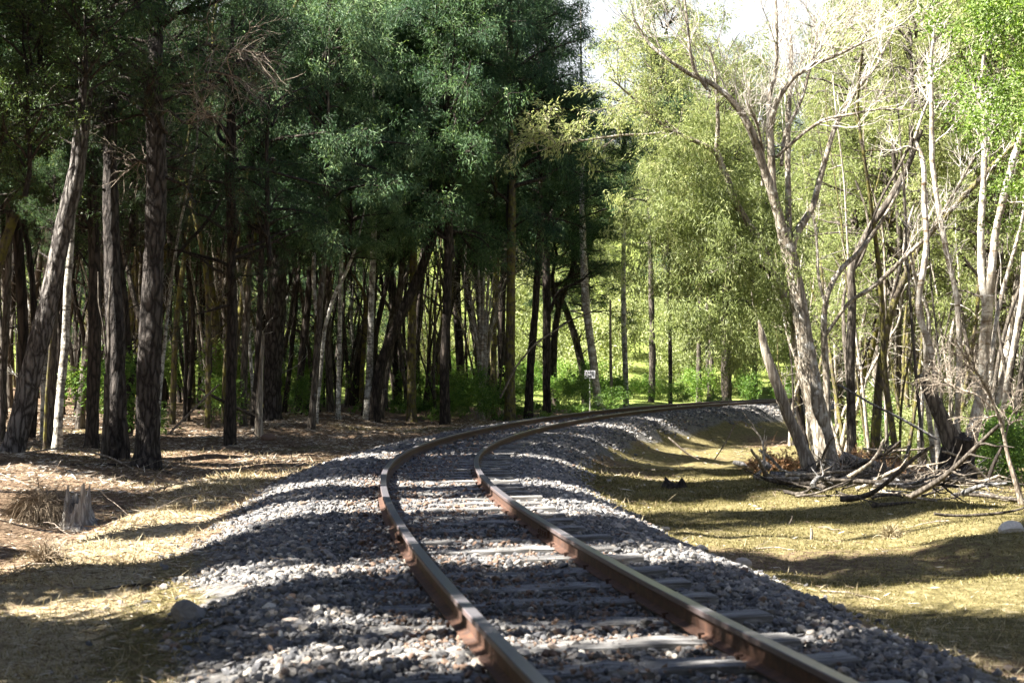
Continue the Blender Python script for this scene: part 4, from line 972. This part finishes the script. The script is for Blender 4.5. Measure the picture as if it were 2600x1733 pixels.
# tall leafy willows beyond the far rails
for i, (px, py, d, sc, lab) in enumerate([(1800, 520, 76, 1.5, 'billowing yellow green willow beyond the far rails'), (1700, 480, 80, 1.4, 'yellow green willow at the left beyond the far rails'), (1910, 560, 78, 1.6, 'broad yellow green willow beyond the far rails, behind the snag'), (1650, 300, 70, 1.2, 'pale willow top standing under the gap of sky')]):
    p = PX(px, py, d); g = gz(p[0], p[1])
    root = thing('willow_tree', (p[0], p[1], g), lab, 'tree', 'leafy willows beyond the rails')
    mb = MB(); limb(mb, [(0, 0, -.1), (.1, 0, 1.2), (-.1, .1, p[2] - g)], [.16, .14, .08], 8); mb.build('trunk', M['grey_bark'], root, True)
    add_crown(root, 'willow', i, (0, 0, p[2] - g - 3.4 * sc), sc, rz()); add_crown(root, 'willow', i + 1, (.8, .3, p[2] - g - 1.0 * sc), sc * .8, rz())
# broad leaved branch mass hanging in at the upper right
leafy('elm_tree', 'fresh green broad leaved crown hanging into the upper right corner', 7.6, 18.6, 7, .13, [('bright', 0, -1.1, 0, 3.7, .5, 0), ('bright', 1, -.6, -.3, 4.3, .75, 1), ('bright', 0, -1.7, .2, 4.9, .6, 2), ('bright', 1, -1.0, 0, 5.4, .7, 4)], 'grey_bark')
# undergrowth on the right
pts = area(34, 8, 22, 32, 50, .9, lambda x, y: st_of([x], [y])[1][0] > 5.5 and x > .235 * y and in_view(x, y, 0))
for i, (x, y) in enumerate(pts):
    shrub('shrub', 'leafy undergrowth shrub between the willow poles on the right', 'undergrowth shrubs of the right thicket', x, y, ['scrub', 'shrub'][i % 3 == 0], i, R.uniform(.35, .7))
for i, (px, py, d) in enumerate([(2530, 1200, 26), (2575, 1215, 25), (2500, 1180, 27.5), (2590, 1170, 28), (2545, 1150, 30), (2600, 1240, 24)]):
    p = PX(px, py, d); shrub('shrub', 'bright green sunlit shrub low behind the stump tree at the right border', 'bright shrubs at the right border', p[0], d, 'shrub', i, .62)

def fronds(name, label, group, x, y, n, L, mat, spread=.7, cat='fern', curl=-1.0, w=.03):
    root = thing(name, (x, y, gz(x, y)), label, cat, group)
    mb = MB(); az = R.uniform(0, 6.28, n)
    P = grow(np.c_[R.normal(0, .05, (n, 2)), np.zeros(n)], np.stack([np.cos(az) * spread, np.sin(az) * spread, np.ones(n)], 1), L * R.uniform(.6, 1.1, n), 9, .12, (0, 0, curl))
    tubes(mb, P, .004 * np.linspace(1, .4, 9)[None] * np.ones((n, 1)), 3, .4)
    a, d, pi, u = side_shoots(P, 26, .2, 1, 1.2, .15)
    blades(mb, a, d, L * .17 * (1.15 - u), w * (1.2 - u), np.clip(R.normal(.5, .22, len(a)), 0, 1))
    mb.build('fronds', M[mat], root)
    return root
for i, (px, py, d) in enumerate([(1960, 1120, 30), (1990, 1140, 29), (1935, 1100, 31), (2010, 1165, 28.2), (1975, 1160, 28.6)]):
    p = PX(px, py, d); fronds('dead_bracken', 'curled dead bracken heap at the foot of the leaning snag', 'dead bracken left of the snag', p[0], d, 26, .9, 'dead_fern', 1.0, 'plant', -1.6)
for i, (px, py, d) in enumerate([(2130, 1130, 29), (2170, 1140, 29), (2210, 1150, 28.4), (2250, 1160, 28), (2290, 1180, 27), (2150, 1100, 30.5), (2230, 1120, 30)]):
    p = PX(px, py, d); fronds('dead_bracken', 'rusty brown dead bracken between the willow trunks', 'rusty bracken behind the logs', p[0], d, 24, .85, 'dead_fern', .8, 'plant', -1.2)
pts = area(26, -5, 7, 47, 62, .8, lambda x, y: left_of_track(2.6)(x, y))
for i, (x, y) in enumerate(pts):
    fronds('fern', 'green fern growing at the feet of the trees along the bend', 'ferns along the bend', x, y, 14, 1.0, 'fern', .9, 'fern', -1.0, .05)

# ------------------------------------------------------------------ fallen wood
def wood_piece(name, label, cat, pts, w, mat, d=None, lift=0.0, sides=10, branches=0, group=None, follow=True, lump=.06):
    P = []
    for x, y in pts:
        if d is None: dd, q = ground_hit(x, y)
        else: q = PX(x, y, d)
        P.append(q)
    P = np.array(P)
    if d is None: P[:, 2] += lift
    dm = P[:, 1].mean(); r = np.array(w) * dm / F / 2
    if d is None: P[:, 2] += r * .7
    base = P.mean(0); base[2] = P[:, 2].min()
    mb = MB(); Q = limb(mb, P - base, r, sides, n=int(np.clip(np.linalg.norm(np.diff(P, axis=0), axis=1).sum() / .07, 8, 60)), lump=lump)
    if branches:
        a, dv, pi, u = side_shoots(Q[None], branches, .15, .95, .8, .3)
        q = grow(a, dv + np.array([0, 0, .3]), np.linalg.norm(P[-1] - P[0]) * R.uniform(.1, .35, branches), 6, .2, (0, 0, -.2))
        tubes(mb, q, np.mean(r) * .45 * np.linspace(1, .3, 6)[None] * np.ones((branches, 1)), 5)
    o = mb.build(name, M[mat], None, True); o.location = base
    return tag(o, label, cat, group)
LOGS = [('fallen_log', 'long grey log lying in front of the big willow, curving down to the right', [(1955, 1203), (2043, 1204), (2126, 1221), (2209, 1232)], [15, 15, 14, 12], 26.2, 2),
        ('sawn_log', 'thick mossy log with a pale sawn end, right of the big willow foot', [(2137, 1158), (2175, 1176), (2215, 1196)], [33, 32, 30], 26.3, 0),
        ('fallen_log', 'smooth grey log sloping down behind the heap, next to the sawn mossy one', [(2178, 1174), (2215, 1174), (2245, 1190), (2274, 1212)], [18, 22, 22, 20], 25.6, 0),
        ('fallen_log', 'dark log tilted up to the right in the middle of the branch heap', [(2220, 1244), (2262, 1236), (2298, 1227)], [12, 14, 13], 23.8, 1),
        ('fallen_log', 'thick dark log running from the heap to the stump tree foot', [(2290, 1215), (2340, 1232), (2375, 1238), (2432, 1256)], [16, 18, 16, 12], 23.4, 2),
        ('dead_branch', 'straight slim grey pole crossing the thick dark log', [(2302, 1190), (2345, 1214), (2375, 1228), (2426, 1261)], [9, 9, 8, 7], 23.0, 2),
        ('dead_branch', 'grey crooked limb pointing up on the left part of the heap', [(2195, 1231), (2205, 1252), (2222, 1270), (2266, 1278)], [10, 13, 13, 11], 22.6, 1),
        ('dead_branch', 'bent dark limb lying behind the crooked grey one', [(2222, 1246), (2240, 1262), (2264, 1268), (2300, 1282)], [11, 12, 11, 8], 22.9, 1),
        ('dead_branch', 'forked pale limb with a steep arm at the right of the heap', [(2412, 1258), (2418, 1272), (2430, 1286), (2454, 1298)], [12, 15, 15, 12], 21.6, 2),
        ('dead_branch', 'long reddish limb behind the forked pale one', [(2422, 1263), (2449, 1283), (2490, 1293), (2520, 1296)], [10, 11, 9, 6], 21.9, 2),
        ('sawn_log', 'short sawn log showing a round pale end at the big willow foot', [(2121, 1202), (2134, 1206), (2150, 1212)], [17, 17, 16], 25.7, 0),
        ('dead_branch', 'pale split branch lying behind the short sawn log', [(2138, 1188), (2165, 1194), (2194, 1204)], [13, 15, 12], 25.9, 0),
        ('root_chunk', 'bleached jagged root chunk on the moss left of the long grey log', [(1928, 1176), (1941, 1180), (1956, 1188)], [16, 26, 14], 26.6, 4),
        ('root_chunk', 'jagged grey root piece at the left end of the fallen wood', [(1862, 1172), (1880, 1178), (1896, 1183)], [10, 18, 8], 27.2, 4),
        ('dead_branch', 'twisted branch rising off the moss beside the bleached root chunk', [(1927, 1142), (1942, 1152), (1957, 1163), (1972, 1178), (1984, 1192)], [6, 7, 8, 8, 9], 26.8, 2),
        ('dead_branch', 'thin crooked branch in the foot of the stump tree, pale grey', [(2392, 1145), (2418, 1150), (2451, 1168), (2480, 1192), (2508, 1217)], [5, 6, 8, 8, 8], 22.2, 1),
        ('dead_branch', 'dark stake propped beside the bright shrubs at the right border', [(2505, 1248), (2512, 1205), (2530, 1160), (2546, 1130)], [12, 10, 9, 6], 22.0, 0),
        ('dead_branch', 'long straight stick slanting down from the big willow to the stump tree', [(2129, 976), (2213, 1025), (2303, 1070), (2379, 1114)], [5, 6, 7, 7], 25.0, 0),
        ('dead_branch', 'grey post leaning over the heap in front of the rusty bracken', [(2292, 1190), (2300, 1160), (2310, 1130)], [10, 9, 8], 24.5, 0),
        ('dead_branch', 'black bent stick standing in the rusty bracken', [(2224, 1168), (2240, 1140), (2254, 1110), (2262, 1098)], [5, 5, 4, 3], 26.0, 0),
        ('dead_branch', 'thin pale rail of wood lying level across the rusty bracken', [(2190, 1138), (2260, 1145), (2330, 1140), (2390, 1136)], [5, 6, 5, 4], 25.6, 0),
        ('dead_branch', 'short dark prong leaning on the big willow foot', [(2122, 1205), (2108, 1188), (2092, 1172)], [9, 8, 5], 25.8, 0)]
for nm, lab, p, w, d, br in LOGS:
    P = [PX(x, y, d) for x, y in p]
    wood_piece(nm, lab, 'log' if 'log' in nm else 'root' if 'root' in nm else 'branch', p, w, 'snag' if 'pale' in lab and 'log' not in nm else 'dark_bark' if 'dark' in lab or 'black' in lab else 'log', d, 0, 12, br, 'fallen wood heaped under the willows')
for i in range(85):                                              # the smaller grey branches of the heap
    px = R.uniform(2000, 2590); py = np.interp(px, [2000, 2150, 2300, 2590], [1215, 1235, 1255, 1285]) + R.normal(0, 16)
    d, q = ground_hit(px, py)
    if not 17 < d < 30: continue
    L = R.uniform(.4, 1.6); a = R.normal(.1, .8)
    n = 6; P = grow(np.zeros((1, 3)), np.array([[math.cos(a), math.sin(a), R.uniform(-.02, .2)]]), L, n, .24, (0, 0, -.15))[0]
    P[:, 0] -= L / 2
    zz = np.array([gz(q[0] + x, q[1] + y) for x, y, _ in P]); r = R.uniform(.012, .04)
    P[:, 2] = np.maximum(P[:, 2], zz - q[2]) + r + R.uniform(0, .16) * (R.uniform() < .6)
    mb = MB(); Q = limb(mb, P, r * np.linspace(1, .5, n), 7, n=12, lump=.08)
    if i % 2:
        s_, dv, _, _ = side_shoots(Q[None], 4, .2, .9, .8); g = grow(s_, dv, L * R.uniform(.15, .4, 4), 5, .2, (0, 0, 0)); tubes(mb, g, r * .45 * np.linspace(1, .3, 5)[None] * np.ones((4, 1)), 4)
    o = mb.build('dead_branch', M[['log', 'dark_stick', 'grey_bark', 'dark_stick', 'snag'][i % 5]], None, True); o.location = q
    tag(o, 'small grey branch tangled in the heap of fallen wood under the willows', 'branch', 'small branches of the wood heap')
for px, py, w in ((2225, 1215, .9), (2270, 1215, 1.0), (2310, 1225, .8), (2180, 1212, .6)):   # fine twig tangle
    d, q = ground_hit(px, py + 12); root = thing('twig_pile', (q[0], q[1], q[2]), 'tangled heap of fine dead twigs lying among the fallen logs', 'twig pile', 'fine twig tangles in the wood heap')
    mb = MB(); k = 170
    P = grow(R.normal(0, .4, (k, 3)) * np.array([w, .5, .0]) + np.array([0, 0, .05]), R.normal(0, 1, (k, 3)) * np.array([1, 1, .35]) + np.array([0, 0, .2]), R.uniform(.3, .8, k), 6, .25, (0, 0, -.3))
    tubes(mb, P, .0045 * np.ones((k, 6)), 3); mb.build('twigs', M['stick'], root)

SMALL = [('dead_branch', 'long thin pale branch arching over the ground before the dark pines', [(70, 1148), (140, 1138), (200, 1140), (280, 1160), (330, 1185), (372, 1207)], [4, 5, 5, 5, 4, 3], 26.2, 5, 'stick'),
         ('dead_branch', 'dark flattened branch lying at the foot of the thickest dark pine', [(180, 1183), (300, 1182), (400, 1196), (480, 1216)], [6, 8, 7, 3], None, 2, 'dark_bark'),
         ('dead_branch', 'pale slanting branch at the left border above the grass tussock', [(-6, 1203), (40, 1222), (96, 1242), (130, 1262)], [7, 7, 6, 4], None, 2, 'stick'),
         ('dead_branch', 'dark bark covered stick lying on the dry grass left of the ballast', [(205, 1506), (285, 1500), (345, 1488), (395, 1490), (460, 1492)], [6, 11, 12, 9, 4], None, 1, 'dark_bark'),
         ('dead_branch', 'fine bare branch on the litter near the ballast edge', [(290, 1345), (350, 1320), (400, 1290), (470, 1268), (560, 1240)], [4, 4, 4, 3, 2], None, 6, 'stick'),
         ('dead_branch', 'fallen dark pole propped between trunks in the left forest', [(505, 985), (560, 1015), (612, 1040), (650, 1058)], [5, 8, 8, 7], 38.5, 1, 'dark_bark'),
         ('dead_branch', 'grey pole leaning in the shade right of the thickest dark pine', [(430, 1100), (480, 1050), (530, 1000), (556, 975)], [6, 6, 5, 4], 33, 0, 'stick'),
         ('dead_branch', 'small arched pale stick by the splintered dead pole', [(615, 1108), (628, 1098), (642, 1098), (652, 1108)], [3, 4, 4, 3], 35.6, 0, 'stick'),
         ('dead_branch', 'long thin pale stick leaning between the row of trunks at the bend', [(1270, 1010), (1310, 930), (1360, 870), (1400, 845), (1450, 812)], [5, 5, 5, 4, 3], 47.5, 2, 'stick'),
         ('dead_branch', 'bright curved stick lying on the shaded moss right of the ballast', [(1697, 1110), (1720, 1130), (1745, 1152), (1775, 1166)], [4, 5, 5, 3], 27.0, 1, 'stick'),
         ('dead_branch', 'tall bent twig standing on the moss slope left of the dead bracken', [(1815, 1165), (1845, 1120), (1868, 1070), (1890, 1066), (1902, 1085)], [3, 3, 4, 3, 2], 29, 1, 'stick'),
         ('dead_branch', 'thin twigs lying across the shaded moss in the middle', [(1530, 1190), (1590, 1186), (1650, 1178)], [3, 4, 3], None, 5, 'stick'),
         ('dead_branch', 'slim stick lying on the shaded moss below the long grey log', [(1640, 1192), (1710, 1200), (1760, 1190)], [4, 4, 3], None, 3, 'stick'),
         ('dead_branch', 'small black forked twig poking up from the moss', [(2004, 1330), (2010, 1318), (2013, 1308)], [4, 4, 2], 15.6, 3, 'dark_stick'),
         ('dead_branch', 'little pale stub standing on the sunlit moss', [(2060, 1368), (2061, 1352), (2060, 1340)], [9, 6, 6], 15.0, 1, 'snag')]
for nm, lab, p, w, d, br, mt in SMALL:
    wood_piece(nm, lab, 'stick', p, w, mt, d, 0, 8, br, 'single sticks on the ground')

# splintered white stump, dry tussock, small dark stump
def splinter_stump(name, label, px, py, r, h, mat, d=None):
    dd, q = ground_hit(px, py)
    if d: q = PX(px, py, d); q[2] = gz(q[0], q[1])
    n, k = 26, 9; a = np.arange(n) * 2 * np.pi / n
    top = h * (.72 + .22 * np.sin(2 * a + 2.4) + .10 * np.sin(5 * a) + .16 * R.normal(0, .8, n)).clip(.45, 1.15)
    mb = MB(); V = []
    for j in range(k):
        u = j / (k - 1)
        rr = r * (1 + .7 * np.exp(-u * 6) * (1 + .25 * np.cos(5 * a + 1)) - .25 * u) * (1 + R.normal(0, .06, n))
        V.append(np.stack([rr * np.cos(a), rr * np.sin(a), u * top - .06], 1))
    V.append(np.stack([r * .45 * np.cos(a), r * .45 * np.sin(a), top * .45 * R.uniform(.6, 1.2, n)], 1))
    V.append(np.stack([0 * a, 0 * a, np.full(n, h * .3)], 1))
    i = np.arange(k + 1)[:, None] * n; j = np.arange(n)[None]; j2 = (j + 1) % n
    mb.add(np.concatenate(V), np.stack([i + j, i + j2, i + n + j2, i + n + j], -1).reshape(-1, 4))
    o = mb.build(name, M[mat]); o.location = q
    return tag(o, label, 'stump'), q
splinter_stump('tree_stump', 'bleached white splintered stump beside the dry grass tussock', 196, 1338, .20, .55, 'bleached')
splinter_stump('tree_stump', 'low dark rotten stump on the moss right of the ballast', 1712, 1238, .19, .2, 'dark_bark')
def tussock(name, label, px, py, r, h, n, mat, droop=-2.0, off=(0, 0)):
    d, q = ground_hit(px, py); q = q + np.array([off[0], off[1], 0]); q[2] = gz(q[0], q[1])
    mb = MB(); az = R.uniform(0, 6.28, n); el = np.abs(R.normal(0, .45, n))
    D = np.stack([np.cos(az) * np.sin(el), np.sin(az) * np.sin(el), np.cos(el)], 1)
    P = grow(np.c_[r * .35 * R.normal(0, 1, (n, 2)), np.zeros(n)], D, h * 1.5 * R.uniform(.6, 1.1, n), 7, .08, (0, 0, droop))
    tubes(mb, P, .0042 * np.linspace(1, .4, 7)[None] * np.ones((n, 1)), 3, np.clip(R.normal(.4, .25, n), 0, 1))
    o = mb.build(name, M[mat]); o.location = q
    return tag(o, label, 'grass tussock')
tussock('grass_tussock', 'mop of dry brown sedge hanging over beside the white stump', 108, 1318, .24, .42, 2600, 'sedge', -3.2)
tussock('grass_tussock', 'small brown dry tuft in the ditch at the left border', 118, 1432, .12, .18, 300, 'sedge', -1.6)
tussock('grass_tussock', 'small dry tuft on the moss mound at the right', 2265, 1368, .10, .12, 350, 'dry_grass', -1.6)

# loose stones
def boulder(label, px, py, r, tint, name='rock', sub=2, lift=None):
    d, q = ground_hit(px, py)
    V, Fc = IV, IF_
    for _ in range(sub):
        n = len(V); e = {}; out = []; V = list(V)
        def mid(a, b):
            k = (min(a, b), max(a, b))
            if k not in e: e[k] = len(V); V.append(nrm((V[a] + V[b]) / 2))
            return e[k]
        for a, b, c in Fc:
            x, y, z = mid(a, b), mid(b, c), mid(c, a); out += [(a, x, z), (b, y, x), (c, z, y), (x, y, z)]
        V = np.array(V); Fc = np.array(out)
    pl = nrm(R.normal(0, 1, (11, 3)))                           # planes that chip facets off
    dd = V @ pl.T
    sc = np.min(np.where(dd > .05, R.uniform(.72, 1.0, 11) / np.maximum(dd, .05), 9), 1).clip(.5, 1.1)
    W = V * sc[:, None] * np.array([1.15, .95, .8]) * r + R.normal(0, r * .012, V.shape)
    mb = MB(); mb.add(W, None, Fc, tint); o = mb.build(name, M['stone']); o.location = q + np.array([0, 0, r * .45 if lift is None else lift])
    return tag(o, label, 'rock')
boulder('angular brown rock on the grass left of the ballast, biggest loose stone there', 478, 1572, .088, .55)
boulder('small bluish stone lying below the angular brown rock', 462, 1600, .04, .2)
boulder('white stone half sunk in the sunlit moss at the right border', 2570, 1350, .11, 1.0, lift=.02)
boulder('reddish rounded stone near the foot of the splintered dead pole', 682, 1118, .14, .88)
boulder('pale stone on the moss in front of the lit strip', 1690, 1350, .05, .95)
boulder('grey squarish stone standing at the edge of the right ballast', 1782, 1400, .055, .45)
boulder('white triangular stone at the right ballast edge', 1885, 1440, .07, .95)
boulder('dark blue stone on the moss beside the right ballast', 1888, 1442, .05, .1)

# ------------------------------------------------------------------ the white sign
d = 54.0; p = PX(1498, 1030, d); g = gz(p[0], p[1])
sg = thing('yard_limit_sign', (p[0], p[1], g), 'small white sign on a thin post reading YARD LIMIT beyond the outer rail', 'sign')
sg.rotation_euler = (0, 0, .0)
bw, bh = 27 / F * d, 20 / F * d; zc = PX(1498, 950, d)[2] - g
mb = MB(); limb(mb, [(0, .03, -.2), (0, .03, zc + bh * .4)], [.022, .022], 8, n=6, lump=0, knob=0); mb.build('post', M['post_steel'], sg)
mb = MB(); mb.add(box_pts(np.array([0, 0, zc]), np.array([1., 0, 0]), np.array([0, 1., 0]), np.array([0, 0, 1.]), bw, .012, bh), BQ); bd = mb.build('sign_board', M['sign_white'], sg)
for txt, dz in (('YARD', bh * .06), ('LIMIT', -bh * .40)):
    cu = bpy.data.curves.new('txt', 'FONT'); cu.body = txt; cu.size = bh * .52; cu.align_x = 'CENTER'; cu.extrude = .002; cu.offset = bh * .008
    tmp = bpy.data.objects.new('tmp', cu); COL.objects.link(tmp)
    me = bpy.data.meshes.new_from_object(tmp.evaluated_get(bpy.context.evaluated_depsgraph_get()))
    bpy.data.objects.remove(tmp)
    me.materials.clear(); me.materials.append(M['sign_black'])
    o = put('lettering', me, bd, (0, -.0085, zc + dz)); o.rotation_euler = (math.pi / 2, 0, 0)
    wid = max(v.co.x for v in me.vertices) - min(v.co.x for v in me.vertices); o.scale = (bw * (.84 if txt == 'YARD' else .78) / wid, 1, 1)

# ------------------------------------------------------------------ ground cover nobody could count
def cover(name, label, n, x0, x1, y0, y1, keepf, L, W, mat, up=1.0, tint=(.5, .22), zoff=-.004, cat=None, flat=.5):
    y = y0 + (y1 - y0) * R.uniform(0, 1, n) ** 1.35; x = x0 + (x1 - x0) * R.uniform(0, 1, n)
    vis_ = np.abs(x) < .35 * y + .8
    x, y = x[vis_], y[vis_]
    s, t = st_of(x, y)
    k = R.uniform(0, 1, len(x)) < keepf(x, y, s, t)
    x, y = x[k], y[k]
    z = ground_z(x, y) + zoff
    D = np.c_[R.normal(0, flat, (len(x), 2)), np.full(len(x), up)]
    sc = np.clip(y / 11, .8, 2.2)                               # farther tufts stand for several
    mb = MB(); blades(mb, np.c_[x, y, z], D, L * R.lognormal(0, .4, len(x)) * sc ** .4, W * sc, np.clip(R.normal(tint[0], tint[1], len(x)) + .25 * vnoise(x, y, .8, 31), 0, 1), .15)
    o = mb.build(name, M[mat])
    return tag(o, label, cat or name.replace('_', ' '), kind='stuff')
cl = lambda a: np.clip(a, 0, 1)
cover('dry_grass', 'short bleached dry grass along the ballast shoulders', 300000, -9, 7, 4, 30,
      lambda x, y, s, t: cl(np.where(t < 0, np.exp(-((t + 3.05) / .75) ** 2) * cl((27 - s) / 6) * cl(.55 + .9 * vnoise(x, y, .7, 44)) + .10 * cl(vnoise(x, y, 1.1, 41)) + .14 * cl((12 - s) / 5) * (t < -2.1), .08 * np.exp(-((t - 2.6) / .5) ** 2) + .5 * cl((9.5 - s) / 3.5) * cl(t - 2) * cl(.4 + vnoise(x, y, 1.0, 42)))) * (np.abs(t) > np.where(t < 0, 1.75, 1.5) + .3 * cl((s - 4) / 6)),
      .06, .006, 'dry_grass', .7, (.5, .2), flat=.85)
cover('moss', 'soft yellow green moss carpet on the ground', 620000, -10, 12, 4, 30,
      lambda x, y, s, t: cl(np.where(t > 0, .75 + .5 * vnoise(x, y, 3.1, 11), .1 + .55 * vnoise(x, y, 3.1, 11) + .4 * cl((13 - s) / 6)) * (np.abs(t) > np.where(t < 0, 1.85, 1.55) + .45 * cl((s - 3) / 6) + .3 * vnoise(x, y, .9, 43))),
      .022, .0065, 'moss_blade', .8, (.45, .22), flat=.6)
cover('forest_litter', 'fallen needles, bark flakes and twig bits on the forest floor', 300000, -17, 12, 5, 48,
      lambda x, y, s, t: cl(np.where(t < 0, .85, .05) * np.where(np.abs(t) > 1.9, 1, .12)),
      .075, .0075, 'litter', .12, (.45, .28), .006, flat=1.0)
n = 900                                                         # thin fallen twigs
y = R.uniform(9, 44, n); x = R.uniform(-16, 11, n); s, t = st_of(x, y); k = ((t < -2.6) | ((t > 2.6) & (R.uniform(0, 1, n) < .35))) & (np.abs(x) < .36 * y); x, y = x[k], y[k]
a = R.uniform(0, 6.28, len(x)); P = grow(np.c_[x, y, ground_z(x, y) + .012], np.c_[np.cos(a), np.sin(a) * .6, R.uniform(-.05, .2, len(x))], R.lognormal(-1.0, .5, len(x)), 6, .2, (0, 0, -.25))
P[:, :, 2] = np.maximum(P[:, :, 2], ground_z(P[:, :, 0], P[:, :, 1]) + .008)
mb = MB(); tubes(mb, P, R.uniform(.004, .011, len(x))[:, None] * np.linspace(1, .5, 6)[None], 4)
tag(mb.build('fallen_twigs', M['stick'], None, True), 'thin dead twigs strewn over the forest floor', 'twigs', kind='stuff')
